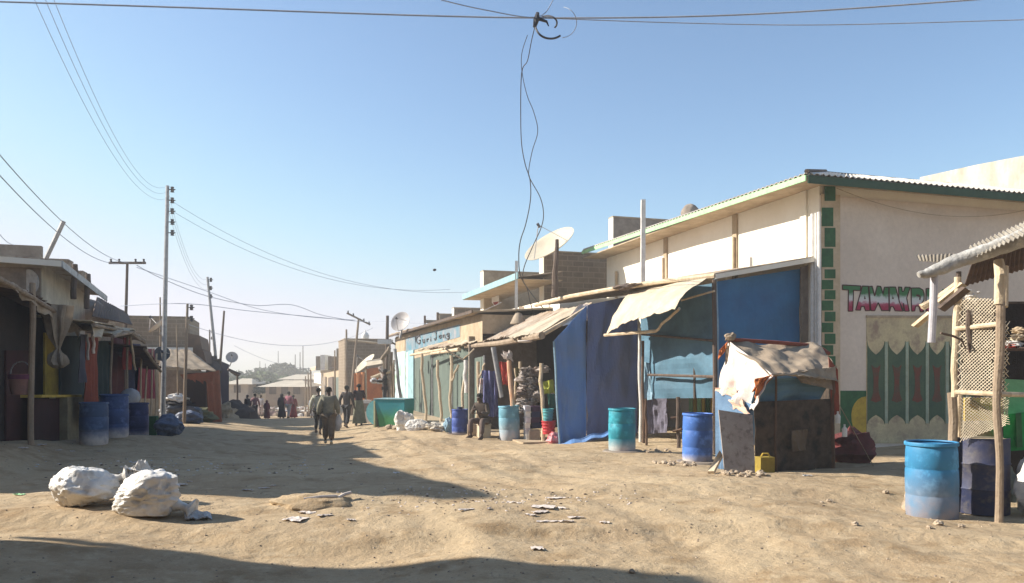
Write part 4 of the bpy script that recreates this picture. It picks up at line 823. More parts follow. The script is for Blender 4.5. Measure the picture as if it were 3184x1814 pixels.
# ================================================================== LEFT ROW (in shade; stall colours darkened to stand in for it)
tl = -5.5; 
L1 = thing('corner_house', tuple(ST(19.5, tl, 0)), 'shaded corner house at left with a low parapet and stained cream street wall', 'building')
aK = zt_at(130, 820, tl); sL, _ = toST(aK.x, aK.y); zL = aK.z
MB().sbox(sL, sL + 4.6, -12, tl, -1, zL).build('wall', m_pale, L1)
MB().sbox(sL - .03, sL - .003, -12, tl - .02, -1, zL - .12).build('near_wall', m_brown2, L1)
qd = plane_hit(ST(sL, tl)[:2], Vd, 90, 880, .05); MB().lathe([(0, 0), (.33, .0), (.33, .02), (0, .02)], c=(0, 0, 0), n=20, M4=Matrix.Translation(qd) @ Matrix.Rotation(math.radians(-17.2), 4, 'Z') @ Matrix.Rotation(math.radians(90), 4, 'X')).build('dark_stain_panel', m_metal, L1)
ea = ST(sL - .5, tl + .55, zL + .02); eb = ST(sL + 4.8, tl + .55, zL - .35)
MB().sheet(ST(sL - .5, -12, zL + .35), ST(sL + 4.8, -12, zL + .1), eb, ea, 60, 3, .03, lambda u, v: .012 * math.sin(u * 200)).build('roof', m_tin, L1)
MB().prism([ea + Vector((0, 0, -.16)), eb + Vector((0, 0, -.16)), eb + Vector((0, 0, .0)), ea + Vector((0, 0, .0))], (VX, VY, 0), .03).build('fascia', m_metal, L1)
MB().prism([ea + Vector((0, 0, -.14)), ea, ST(sL - .5, -12, zL + .33), ST(sL - .5, -12, zL + .19)], (UX, UY, 0), .03).build('near_fascia', m_cream, L1)
a = zt_at(128, 765, -6.5); MB().sbox(toST(a.x, a.y)[0], toST(a.x, a.y)[0] + .2, -14, -6.5, 4, a.z).build('parapet', m_brown2, L1)
for i, (px, py, w) in enumerate(((185, 815, .5), (232, 850, .45))):
    a = zt_at(px, py, -6.6); s_, t_ = toST(a.x, a.y); tag(MB().sbox(s_ - .3, s_ + .3, t_ - .3, t_ + .3, 3.9, a.z).sbox(s_ - .33, s_ + .33, t_ - .33, t_ + .33, a.z - .002, a.z + .06).build('roof_chimney', m_brown2, None, loc=tuple(a)), ['nearer square chimney block on the corner house roof at left', 'farther square chimney block on the corner house roof at left'][i], 'chimney')
# buildings outside the frame that shade the street
MB_ = MB().sbox(13.9, 20.0, -7.6, -6.95, -1, 6.5); MB_.v = [(x, y, z if z < 3 else 6.30 - .17 * (toST(x, y)[0] - 13.9)) for x, y, z in MB_.v]; o = MB_.build('side_street_house', m_tan, None); tag(o, 'tall narrow tan house just outside the frame at far left', 'building')
o = MB().sbox(-6, 10.7, -10, -6.6, -1, 6.4).build('near_house', m_tan, None); tag(o, 'tan house behind the camera on the left side of the street', 'building')
MB().tube([(-9.0, 8.0, 5.05), (-11.0, 8.45, 5.0), (-13.4, 9.0, 4.95)], [.03, .11, .07], 8).build('roof_beam', m_wood, o)  # unseen beam put in to cast the dark streak across the near ground
o = MB().hexa([(-13, -9, -1), (15, -9, -1), (15, -5, -1), (-13, -5, -1), (-13, -9, 8.5), (15, -9, 8.5), (15, -5, 8.5), (-13, -5, 8.5)]).build('sky_fill_blocker', m_brown2, None); tag(o, 'tall brown block added unseen behind the camera to cut the sky fill', 'building')  # unseen block added to hold back sky fill and deepen the shade
# awning over the front stalls
st1 = thing('dark_stall', tuple(ST(16, -5, .3)), 'dark red and yellow stall under a drooping awning at the left edge', 'stall')
aw = [(12.4, 3.52), (13.5, 3.47), (15.7, 3.34), (17.3, 3.2), (19.6, 2.98), (21.6, 2.75), (23.5, 2.55)]
def eave(s, t=-4.5): return ST(s, t, float(np.interp(s, [a for a, _ in aw], [b for _, b in aw])))
s_list = [14.7, 16.6, 18.8, 21.0, 23.5]
for i in range(3):
    a, b = s_list[i], s_list[i + 1] + .1
    MB().sheet(ST(a, -6.6, eave(a).z + .35), ST(b, -6.6 + (i > 1) * 1.05, eave(b).z + .35), eave(b) + Vector((0, 0, -.02)), eave(a), 30, 6, .015, lambda u, v: .015 * math.sin(u * 60) + .06 * mn((u * 3, v * 2, i), 1.3), jag=.06, seed=i).build('awning_sheet', m_rust if i else m_tin, st1)
MB().tube([eave(s) + Vector((.02, 0, -.07)) for s in (14.7, 16, 17.5, 19, 21)], .05, 8).build('awning_beam', m_wood, st1)
MB().sheet(eave(15.2) - Vector((0, 0, .02)), eave(21.1) - Vector((0, 0, .02)), eave(21.1) - Vector((0, 0, .3)), eave(15.2) - Vector((0, 0, .08)), 40, 4, .01, lambda u, v: .05 * math.sin(u * 33) * v, jag=.05).build('ragged_valance', m_canvasd, st1)
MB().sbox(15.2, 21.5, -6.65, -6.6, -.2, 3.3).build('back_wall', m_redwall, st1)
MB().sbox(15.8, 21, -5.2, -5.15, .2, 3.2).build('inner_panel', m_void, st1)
def LW(px, py, t): return zt_at(px, py, t)
def lpole(px, y0, y1, t, w, mat, par, name='post', px2=None):
    a = LW(px, y0, t); b = LW(px2 or px, y1, t); b = Vector((b.x, b.y, min(b.z, g(b.x, b.y)))) if y1 > 1200 else b
    return MB().tube(crook(a, b, 6, .02, px), w, 8).build(name, mat, par)
lpole(101, 880, 1372, -4.5, .055, m_wood, st1, px2=96)
def lquad(name, px0, py0, px1, py1, t, mat, par, th=.04, dt=0): 
    a, b = LW(px0, py0, t), LW(px1, py0, t); c, d = LW(px1, py1, t), LW(px0, py1, t)
    return MB().prism([a, b, c, d], (-VX, -VY, 0), th).build(name, mat, par)
lquad('yellow_panel', 140, 1035, 188, 1230, -4.95, M('dull_yellow_panel', (.30, .22, .02), (.2, .14, .015), 4), st1)
lquad('dark_curtain', 188, 1045, 262, 1228, -4.9, M('dark_teal_cloth', (.03, .05, .055)), st1)
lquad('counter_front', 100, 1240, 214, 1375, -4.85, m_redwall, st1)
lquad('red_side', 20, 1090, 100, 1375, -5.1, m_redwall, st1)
a, b = LW(130, 1228, -4.7), LW(254, 1228, -4.7)
MB().prism([a, b, b + Vector((-VX, -VY, 0)) * .5, a + Vector((-VX, -VY, 0)) * .5], (0, 0, -1), .06).build('counter_top', m_yellow, st1)
lquad('counter_pillar', 210, 1236, 254, 1392, -4.68, M('cream_pillar', (.34, .28, .16), (.24, .19, .11), 3), st1, th=.25)
# hanging pail
q = LW(66, 1195, -4.7); root = thing('hanging_pail', tuple(q), 'pink striped pail with an arched handle hanging in the dark left stall', 'pail')
MB().lathe([(0, -.2), (.17, -.2), (.22, .2), (.21, .2), (.16, -.18), (0, -.18)], c=q, n=20).build('pail_body', M('dull_pink_plastic', (.30, .15, .12), (.22, .12, .10), 5), root, True)
MB().tube([q + Vector((.21 * math.cos(a_), 0, .2 + .24 * math.sin(a_))) for a_ in [math.pi * i / 8 for i in range(9)]], .012, 6).build('handle', m_metal, root)
MB().lathe([(.222, .10), (.222, .19), (.226, .19), (.226, .10)], c=q, n=20).build('stripe', M('purple_band', (.18, .05, .10)), root, True)
# tied sack hanging from the awning
a = LW(180, 950, -4.45); mb = MB(); mb.lathe([(.25, 0), (.24, -.15), (.22, -.3), (.17, -.5), (.12, -.7), (.08, -.82), (.04, -.92), (.07, -.99), (.13, -1.08), (.17, -1.2), (.16, -1.28), (.08, -1.34), (0, -1.35)], c=a, n=40); mb.v = [(x + (x - a.x) * .35 * math.sin(7 * math.atan2(y - a.y, x - a.x)) + .06 * mn((x, y, z), 5), y + (y - a.y) * .35 * math.sin(7 * math.atan2(y - a.y, x - a.x)), z + .05 * mn((z, x, y), 4)) for x, y, z in mb.v]
tag(mb.build('hanging_sack', m_canvasd, None, True, loc=tuple(a)), 'pale sack knotted and hanging under the left awning above the yellow panel', 'sack')
# curtains and cloths along the left row
def hang(name, px0, y0, px1, y1, t, mat, label, cat='cloth', folds=3, slim=0):
    a, b, c, d = LW(px0, y0, t), LW(px1, y0, t), LW(px1 - slim, y1, t), LW(px0 + slim * .3, y1, t)
    o = MB().sheet(a, b, c, d, 22, 16, .012, lambda u, v: .05 * math.sin(u * folds * 6.28 + v) * (.3 + v) + .04 * mn((u * 3, v * 3, px0), 1.3)).build(name, mat, None, loc=tuple(a)); return tag(o, label, cat)
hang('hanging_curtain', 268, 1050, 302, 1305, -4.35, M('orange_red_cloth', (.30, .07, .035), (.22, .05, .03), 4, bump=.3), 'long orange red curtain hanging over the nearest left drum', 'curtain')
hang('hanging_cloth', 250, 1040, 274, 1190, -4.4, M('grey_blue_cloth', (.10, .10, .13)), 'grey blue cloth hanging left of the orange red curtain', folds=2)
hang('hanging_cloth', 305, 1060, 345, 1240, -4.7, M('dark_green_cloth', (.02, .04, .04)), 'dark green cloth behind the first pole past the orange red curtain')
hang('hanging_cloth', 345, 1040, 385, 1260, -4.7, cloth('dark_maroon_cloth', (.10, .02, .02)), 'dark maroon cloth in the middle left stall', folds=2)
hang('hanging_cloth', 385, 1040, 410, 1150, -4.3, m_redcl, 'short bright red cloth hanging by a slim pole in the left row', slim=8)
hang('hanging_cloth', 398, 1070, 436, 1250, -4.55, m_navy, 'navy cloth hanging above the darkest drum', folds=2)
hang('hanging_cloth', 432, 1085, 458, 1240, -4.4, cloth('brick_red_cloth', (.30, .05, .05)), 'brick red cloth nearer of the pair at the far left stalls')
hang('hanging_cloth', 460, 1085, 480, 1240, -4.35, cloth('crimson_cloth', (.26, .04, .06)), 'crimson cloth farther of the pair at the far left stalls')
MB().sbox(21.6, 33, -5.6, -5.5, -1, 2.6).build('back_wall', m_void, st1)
for i, (px, y0, y1, t, w, mm, px2) in enumerate(((350, 1035, 1290, -4.25, .03, m_wood, 338), (397, 1020, 1290, -4.2, .035, m_wood, 392), (440, 1080, 1250, -4.1, .03, m_woodl, 436), (458, 1085, 1250, -4.1, .03, m_woodl, 447), (474, 1085, 1255, -4.0, .03, m_woodl, 468), (404, 1045, 1150, -4.0, .03, m_woodl, 421), (487, 1100, 1260, -3.9, .03, m_woodl, 484), (289, 1035, 1100, -4.3, .04, m_white, 291), (272, 1040, 1120, -4.3, .03, m_metal, 274))):
    lpole(px, y0, y1, t, w, mm, st1, 'stall_pole', px2)
MB().sheet(LW(285, 1010, -4.0), LW(325, 1015, -4.0), LW(312, 1055, -3.9), LW(290, 1040, -3.9), 8, 6, .01, lambda u, v: .05 * math.sin(u * 6)).build('cloth_lamp', m_canvas, st1)
# second, farther awnings with bleached edge
st2 = thing('ragged_awning', tuple(ST(24, -4.5, 0)), 'ragged bleached awning over the middle stalls of the shaded left row', 'awning')
for i, (x0, y0, x1, y1, t) in enumerate(((290, 1003, 410, 1028, -3.9), (350, 1040, 415, 1025, -3.75), (408, 1030, 450, 1060, -3.8), (450, 1080, 500, 1150, -3.7))):
    a, b = LW(x0, y0, t), LW(x1, y1, t); c = b + Vector((-VX, -VY, .12)) * 1.4; d = a + Vector((-VX, -VY, .12)) * 1.4
    MB().sheet(d, c, b, a, 24, 5, .02, lambda u, v: .05 * mn((u * 5, v * 3, i), 1.5) + .02 * math.sin(u * 40), jag=.08, seed=i + 3).build('awning_sheet', [m_canvas, m_canvas, m_tin, m_rust][i], st2)
    MB().tube(crook(a - Vector((0, 0, .06)), b - Vector((0, 0, .06)), 6, .03, i), .045, 7).build('awning_pole', m_wood, st2)
# buildings behind
L2 = thing('mud_house', tuple(ST(26, -5.5, 0)), 'shaded house with slumped grey dome and brown tin roof behind the left awnings', 'building')
a = LW(300, 935, -5.6); b = LW(412, 1000, -5.3)
MB().sbox(toST(a.x, a.y)[0] + .6, 33, -12, -5.6, -1.5, 3.0).build('wall', m_brown2, L2)
MB().sheet(LW(300, 925, -6.4), LW(395, 975, -6.4), LW(412, 1012, -4.9), LW(285, 985, -4.9), 30, 6, .03, lambda u, v: .02 * math.sin(u * 90) + .05 * mn((u * 3, v * 2, 1), 1)).build('roof', m_rust, L2)
q = LW(305, 955, -5.9); mb = MB(); blob(mb, q + Vector((-.3, 0, -.35)), .6, 1.3, .6, 12, .10, 14, 22, yaw=.3); mb.build('slumped_cover', m_brown2, L2, True)
for i, (px, y0, y1) in enumerate(((232, 823, 930), (273, 853, 960))):
    a, b = LW(px, y0, -5.0), LW(px - 3, y1, -5.0); tag(MB().tube(crook(a, b, 5, .02, px), .075, 8).build('roof_post', m_woodd, None, loc=tuple(b)), ['slim dark post rising through the corner house eave', 'thicker dark post rising beside the slumped grey cover'][i], 'post')
# tall brown block house
d0 = 37
L3 = thing('terrace_building', tuple(P(500, 1200, d0)), 'brown block storey with jagged cornice over a cream floor and white ledge on the left', 'building')
a = P(590, 985, d0); s_, t_ = toST(a.x, a.y)
MB().sbox(s_, s_ + 5, t_ - 5.2, t_, 2.3, a.z).build('upper_wall', m_brown, L3)
MB().sbox(s_ + .1, s_ + 5, t_ - 6, t_ + .1, -2, 2.3).build('lower_wall', m_tan, L3)
MB().sbox(s_ - .25, s_ - .02, t_ - 3.6, t_ + .15, 2.55, 2.85).build('ledge', m_white, L3)
for z0, w in ((a.z - 1.55, .55), (2.1, .75)):
    MB().hexa([ST(s_ - .1, t_ - .1, z0), ST(s_ - .1, t_ + w, z0 + .0), ST(s_ + 5, t_ + w, z0 + .0), ST(s_ + 5, t_ - .1, z0), ST(s_ - .1, t_ - .1, z0 + .75), ST(s_ - .1, t_ + w * .8, z0 + .65), ST(s_ + 5, t_ + w * .8, z0 + .65), ST(s_ + 5, t_ - .1, z0 + .75)]).build('cornice', m_rust, L3)
MB().sheet(P(510, 1090, d0 - 1.8), P(590, 1090, d0 - 1.8), P(672, 1155, d0 - 3.6), P(508, 1143, d0 - 4.2), 30, 6, .04, lambda u, v: .04 * mn((u * 5, v * 3, 0), 1.2), jag=.08).build('porch_roof', m_canvasd, L3)
MB().sheet(P(505, 1150, d0 - 1.5), P(640, 1155, d0 - 1.2), GD(640, d0 - 1.2), GD(505, d0 - 1.5), 4, 4, .05).build('porch_back', m_brown2, L3)
MB().sheet(P(575, 1160, d0 - 1.8), P(640, 1160, d0 - 1.5), GD(640, d0 - 1.5), GD(575, d0 - 1.8), 4, 4, .05).build('doorway', m_void, L3)
MB().sheet(P(560, 1165, d0 - 3.7), P(664, 1158, d0 - 3.4), P(660, 1190, d0 - 3.4), P(570, 1180, d0 - 3.7), 16, 6, .02, lambda u, v: .06 * math.sin(u * 9), jag=.2).build('orange_valance', M('dusty_orange_cloth', (.27, .085, .04), (.20, .07, .035), 3), L3)
MB().sheet(P(640, 1160, d0 - 3.2), P(684, 1150, d0 - 2.0), GD(692, d0 - 2.0), GD(648, d0 - 3.2), 14, 8, .03, lambda u, v: .05 * math.sin(u * 14)).build('orange_curtain', M('dusty_orange_cloth', (.27, .085, .04), (.20, .07, .035), 3), L3)
MB().hexa([GD(575, d0 - 3.2) + Vector((0, 0, .45)), GD(642, d0 - 3.2) + Vector((0, 0, .45)), GD(642, d0 - 2.8) + Vector((0, 0, .45)), GD(575, d0 - 2.8) + Vector((0, 0, .45))] + [GD(575, d0 - 3.2) + Vector((0, 0, .55)), GD(642, d0 - 3.2) + Vector((0, 0, .55)), GD(642, d0 - 2.8) + Vector((0, 0, .55)), GD(575, d0 - 2.8) + Vector((0, 0, .55))]).build('bench_top', m_woodl, L3)
q = GD(610, d0 - 3.5); mb = MB(); blob(mb, q + Vector((0, 0, .25)), .85, .4, .35, 5, .35, 12, 20, flat=.2); tag(mb.build('produce_heap', M('olive_heap', (.20, .20, .10), (.12, .11, .07), 6), None, loc=tuple(q)), 'low olive coloured heap under the bench of the orange fronted stall', 'heap')
# roofs farther on
L4 = thing('dark_shed', tuple(GD(650, 41)), 'dark brown shed roof sloping down behind the orange fronted stall', 'shed')
MB().sheet(P(585, 1098, 42), P(672, 1112, 42), P(690, 1160, 40), P(588, 1118, 40), 14, 5, .1, lambda u, v: .1 * mn((u * 4, v * 3, 2), 1)).build('roof', m_woodd, L4)
MB().hexa([GD(640, 41), GD(686, 41), GD(686, 46), GD(640, 46), P(640, 1125, 41), P(686, 1115, 41), P(686, 1115, 46), P(640, 1125, 46)]).build('wall', m_woodd, L4)
L5 = thing('blue_black_hut', tuple(GD(705, 48)), 'narrow blue black hut with a slanting lean-to roof at the end of the left row', 'hut')
MB().hexa([GD(684, 48), GD(712, 48), GD(712, 53), GD(684, 53), P(684, 1122, 48), P(712, 1134, 48), P(712, 1134, 53), P(684, 1122, 53)]).build('wall', M('blue_black_paint', (.03, .03, .06)), L5)
MB().sheet(P(708, 1146, 49), P(712, 1146, 46), P(750, 1162, 46), P(742, 1168, 49), 5, 5, .12).build('lean_roof', m_woodd, L5)
MB().tube([P(738, 1160, 47), GD(738, 47)], .06, 6).build('post', m_woodd, L5)
# ================================================================== PEOPLE
def skin_mesh(name, verts, edges, radii, mat, parent, root_i=0, lv=1):
    me = bpy.data.meshes.new(name); me.from_pydata([tuple(v) for v in verts], edges, []); me.materials.append(mat)
    o = bpy.data.objects.new(name, me); COL.objects.link(o); o.parent = parent
    sk = o.modifiers.new('skin', 'SKIN'); sk.use_smooth_shade = True; sk.use_x_symmetry = False
    lay = me.skin_vertices[0] if me.skin_vertices else None
    if lay is None:
        me.attributes.new  # noqa
        import bmesh
        bm = bmesh.new(); bm.from_mesh(me); bm.verts.layers.skin.verify(); bm.to_mesh(me); bm.free(); lay = me.skin_vertices[0]
    for i, r in enumerate(radii):
        rr = r if isinstance(r, tuple) else (r, r); lay.data[i].radius = rr; lay.data[i].use_root = (i == root_i); lay.data[i].use_loose = False
    ss = o.modifiers.new('subdivision', 'SUBSURF'); ss.levels = lv; ss.render_levels = lv
    return o
V3 = Vector
BASE = dict(pelvis=(0, 0, .93), spine=(0, .01, 1.12), chest=(0, 0, 1.32), neck=(0, -.01, 1.47), jaw=(0, .02, 1.53), head=(0, .01, 1.61), top=(0, 0, 1.69), nose=(0, .115, 1.585),
  shL=(-.17, 0, 1.40), elL=(-.24, -.03, 1.12), wrL=(-.25, .04, .87), shR=(.17, 0, 1.40), elR=(.24, -.03, 1.12), wrR=(.25, .04, .87),
  hipL=(-.09, 0, .88), knL=(-.10, .03, .49), anL=(-.10, -.01, .09), toL=(-.12, .15, .035), hipR=(.09, 0, .88), knR=(.10, .03, .49), anR=(.10, -.01, .09), toR=(.12, .15, .035))
def person(loc, heading, label, top, legs, pose={}, h=1.72, shoe=None, robe=None, scarf=None, hat=None, coat_len=.0, sleeves=True, bulky=1.0, group=None, short=False):
    root = thing('person', tuple(loc), label, 'person', group, heading); root.scale = (h / 1.72,) * 3
    J = {k: V3(v) for k, v in BASE.items()}; J.update({k: V3(v) for k, v in pose.items()})
    names = ['pelvis', 'spine', 'chest', 'neck', 'jaw', 'head', 'top', 'nose', 'shL', 'elL', 'wrL', 'shR', 'elR', 'wrR', 'hipL', 'knL', 'anL', 'toL', 'hipR', 'knR', 'anR', 'toR']
    R = dict(pelvis=(.13, .10), spine=(.12, .09), chest=(.14, .10), neck=.052, jaw=(.062, .07), head=(.082, .098), top=(.055, .065), nose=.017, shL=.055, shR=.055, elL=.040, elR=.040, wrL=.026, wrR=.026, hipL=.082, hipR=.082, knL=.055, knR=.055, anL=.036, anR=.036, toL=.032, toR=.032)
    vs = [J[n] for n in names]; rad = [R[n] for n in names]; ix = {n: i for i, n in enumerate(names)}
    ed = [(a, b) for a, b in [('pelvis', 'spine'), ('spine', 'chest'), ('chest', 'neck'), ('neck', 'jaw'), ('jaw', 'head'), ('head', 'top'), ('head', 'nose'), ('chest', 'shL'), ('shL', 'elL'), ('elL', 'wrL'), ('chest', 'shR'), ('shR', 'elR'), ('elR', 'wrR'), ('pelvis', 'hipL'), ('hipL', 'knL'), ('knL', 'anL'), ('anL', 'toL'), ('pelvis', 'hipR'), ('hipR', 'knR'), ('knR', 'anR'), ('anR', 'toR')]]
    ed = [(ix[a], ix[b]) for a, b in ed]
    for sd, sg in (('L', 1), ('R', -1)):     # palm, four fingers and a thumb
        w = J['wr' + sd]; d = (w - J['el' + sd]).normalized(); side = V3((0, 1, 0)) if abs(d.y) < .8 else V3((0, 0, 1)); side = (side - d * side.dot(d)).normalized(); curl = d.cross(side).normalized() * sg
        palm = len(vs); vs.append(w + d * .075); rad.append((.034, .022)); ed.append((ix['wr' + sd], palm))
        for k, ln in enumerate((.068, .078, .072, .056)):
            off = side * (.030 - k * .020); a = len(vs); vs.append(w + d * .115 + off); rad.append(.0095); ed.append((palm, a))
            vs.append(w + d * (.115 + ln * .55) + off + curl * -.010); rad.append(.0085); ed.append((a, a + 1))
            vs.append(w + d * (.115 + ln * .9) + off + curl * -.030); rad.append(.0075); ed.append((a + 1, a + 2))
        a = len(vs); vs.append(w + d * .07 + side * .048); rad.append(.011); ed.append((palm, a)); vs.append(w + d * .11 + side * .060 - curl * .012); rad.append(.009); ed.append((a, a + 1))
    skin_mesh('body', vs, ed, rad, m_skin, root)
    hd = J['head']; fwd = (J['nose'] - hd); fwd.z = 0; fwd.normalize(); sidev = V3((fwd.y, -fwd.x, 0))
    mb = MB(); blob(mb, (0, 0, 0), .094, .108, .088, 3, .03, 10, 16); mb.v = [tuple(hd + V3(p) + V3((0, 0, .035)) - fwd * .018) for p in mb.v]
    o = mb.build('hair', hat or m_hair, None, True); o.parent = root
    for s in (-1, 1):
        mb = MB(); mb.lathe([(0, -.011), (.011, 0), (0, .011)], c=tuple(hd + fwd * .088 + sidev * .033 * s + V3((0, 0, 0.0))), n=8); o = mb.build('eye', m_white, None, True); o.parent = root
        mb = MB(); mb.lathe([(0, -.03), (.012, -.015), (.016, .01), (0, .03)], c=tuple(hd + sidev * .088 * s - V3((0, 0, .01))), n=8); o = mb.build('ear', m_skin, None, True); o.parent = root
    mb = MB(); mb.tube([hd + fwd * .09 + sidev * .025 - V3((0, 0, .065)), hd + fwd * .097 - V3((0, 0, .066)), hd + fwd * .09 - sidev * .025 - V3((0, 0, .065))], .007, 6); o = mb.build('mouth', M('lips', (.12, .05, .045)), None); o.parent = root
    b = bulky
    tn = ['hem', 'spine', 'chest', 'collar', 'shL', 'elL', 'cuL', 'shR', 'elR', 'cuR', 'belly']
    J['hem'] = J['pelvis'] + V3((0, 0, -.06 - coat_len)); J['belly'] = J['pelvis'].lerp(J['spine'], .5); J['collar'] = J['chest'].lerp(J['neck'], .72)
    for s in 'LR': J['cu' + s] = J['el' + s].lerp(J['wr' + s], .93 if not short else .1)
    TR = dict(hem=(.165 * b, .128 * b), belly=(.155 * b, .12 * b), spine=(.150 * b, .118 * b), chest=(.168 * b, .125 * b), collar=.072, shL=.078 * b, shR=.078 * b, elL=.062 * b, elR=.062 * b, cuL=.048 * b, cuR=.048 * b)
    vs = [J[n] for n in tn]; e = [('hem', 'belly'), ('belly', 'spine'), ('spine', 'chest'), ('chest', 'collar'), ('chest', 'shL'), ('shL', 'elL'), ('elL', 'cuL'), ('chest', 'shR'), ('shR', 'elR'), ('elR', 'cuR')]
    ti = {n: i for i, n in enumerate(tn)}
    skin_mesh('jacket' if sleeves else 'shirt', vs, [(ti[a], ti[c]) for a, c in e], [TR[n] for n in tn], top, root)
    if legs is not None:
        ln = ['waist', 'hipL', 'knL', 'cuL', 'hipR', 'knR', 'cuR']; J['waist'] = J['pelvis'] + V3((0, 0, .04))
        J2 = dict(J); J2['cuL'] = J['knL'].lerp(J['anL'], .88); J2['cuR'] = J['knR'].lerp(J['anR'], .88)
        LR = dict(waist=(.15, .115), hipL=.105 * b, hipR=.105 * b, knL=.082 * b, knR=.082 * b, cuL=.068 * b, cuR=.068 * b)
        e = [('waist', 'hipL'), ('hipL', 'knL'), ('knL', 'cuL'), ('waist', 'hipR'), ('hipR', 'knR'), ('knR', 'cuR')]; li = {n: i for i, n in enumerate(ln)}
        skin_mesh('trousers', [J2[n] for n in ln], [(li[a], li[c]) for a, c in e], [LR[n] for n in ln], legs, root)
    if robe:
        mb = MB(); n = 22; vs = []; fs = []
        prof = [(.17, 1.05), (.19, .9), (.22, .6), (.26, .3), (.29, .10)]
        for i, (r_, z) in enumerate(prof):
            for k in range(n):
                a = 6.283 * k / n; q = r_ * (1 + .10 * math.sin(a * 5 + i * .4) * i / 4); vs.append((q * math.cos(a), q * .75 * math.sin(a), z))
        for i in range(len(prof) - 1):
            for k in range(n): fs.append((i * n + k, i * n + (k + 1) % n, (i + 1) * n + (k + 1) % n, (i + 1) * n + k))
        mb.add(vs, fs); o = mb.build('long_skirt', robe, None, True); o.parent = root
    if scarf:
        mb = MB(); n = 20; prof = [(.0, 1.735), (.07, 1.72), (.115, 1.66), (.125, 1.58), (.11, 1.50), (.16, 1.43), (.235, 1.34), (.27, 1.15), (.28, .98)]
        vs = []; fs = []
        for i, (r_, z) in enumerate(prof):
            for k in range(n):
                a = 6.283 * k / n; cut = 1.0
                q = r_ * (1 + .06 * math.sin(a * 4 + i)); y = q * .8 * math.sin(a)
                if z > 1.5 and z < 1.7 and math.sin(a) > .6: y = min(y, .075)
                vs.append((q * math.cos(a), y - .015, z))
        for i in range(len(prof) - 1):
            for k in range(n): fs.append((i * n + k, i * n + (k + 1) % n, (i + 1) * n + (k + 1) % n, (i + 1) * n + k))
        mb.add(vs, fs); o = mb.build('head_shawl', scarf, None, True); o.parent = root
    for s in 'LR':
        a, t = J['an' + s], J['to' + s]; d = (t - a); d.z = 0; d = d.normalized() if d.length > .01 else V3((0, 1, 0)); u = (t - a).normalized()
        mb = MB(); mb.tube([a - u * .05 + V3((0, 0, -.03)), a + u * .05 - V3((0, 0, .035)), t + u * .0, t + u * .05], [.038, .045, .042, .028], 10); o = mb.build('shoe', shoe or m_woodd, None, True); o.parent = root
    return root
WALK = dict(elL=(-.27, -.06, 1.13), wrL=(-.29, .04, .88), elR=(.26, .02, 1.12), wrR=(.27, .12, .90), knL=(-.10, .14, .52), anL=(-.10, .06, .13), toL=(-.11, .22, .10), hipR=(.09, -.02, .88), knR=(.09, -.06, .49), anR=(.10, -.26, .14), toR=(.10, -.16, .035))
def bag(loc, w, h, mat, label, seed=1, name='carrier_bag'):
    loc = Vector(loc); mb = MB(); blob(mb, loc + Vector((0, 0, -h * .55)), w, w * .5, h * .5, seed, .2, 12, 16)
    mb2 = mb; o = mb2.build('bag_body', mat, None, True); 
    root = thing(name, tuple(loc), label, 'bag'); o.data.transform(Matrix.Translation(-loc)); o.parent = root
    for s in (-1, 1): MB().tube([loc + Vector((s * w * .5, 0, -h * .18)), loc + Vector((s * w * .2, 0, -.01)), loc + Vector((0, 0, .02))], .008, 5).build('handle', mat, root)
    return root
# walking man seen from behind
q = GD(1022, 23.6)
person(q, math.radians(8), 'person in a baggy grey green jacket walking away up the middle of the street', cloth('grey_green_jacket', (.26, .24, .17), c3=(.13, .12, .09), sc3=4), cloth('brown_trousers', (.17, .13, .09)), WALK, 1.78, shoe=cloth('pale_shoes', (.55, .50, .38)), bulky=1.34)
bag(q + Vector((.26, .1, .95)), .12, .5, m_sackd, 'pale carrier bag in the right hand of the walking person in grey green', 3)
q = GD(990, 27.5)
person(q, math.radians(5), 'person in a pale shirt and dark trousers partly hidden behind the walking person', cloth('pale_shirt', (.50, .48, .36)), cloth('charcoal_trousers', (.05, .05, .05)), {**WALK, 'elL': (-.26, -.04, 1.13)}, 1.66, bulky=1.08)
q = GD(1078, 31.5)
person(q, math.radians(-10), 'person in dark jacket and dark trousers carrying a white bag', cloth('dark_jacket', (.06, .05, .05)), cloth('black_trousers', (.03, .03, .035)), {**WALK, 'wrL': (-.30, .05, .9)}, 1.74, bulky=1.05)
bag(q + Vector((-.30, 0, .95)), .14, .42, m_white, 'bright white bag held by the person in the dark jacket', 5)
q = GD(1116, 31.8)
person(q, math.radians(15), 'person in a maroon black sweater over a long grey green wrap skirt', cloth('maroon_sweater', (.05, .028, .035)), None, dict(elL=(-.25, .1, 1.16), wrL=(-.05, .22, 1.22), elR=(.25, .08, 1.16), wrR=(.08, .22, 1.2)), 1.72, robe=cloth('grey_green_wrap', (.20, .20, .14)), bulky=1.1)
q = GD(1197, 33.5); q.z += .55
person(q, math.radians(100), 'person in black standing under the scaffold of poles behind the green counter', cloth('black_shirt', (.02, .018, .018)), cloth('black_trousers', (.03, .03, .035)), dict(elL=(-.25, .12, 1.18), wrL=(-.2, .38, 1.2)), 1.70)
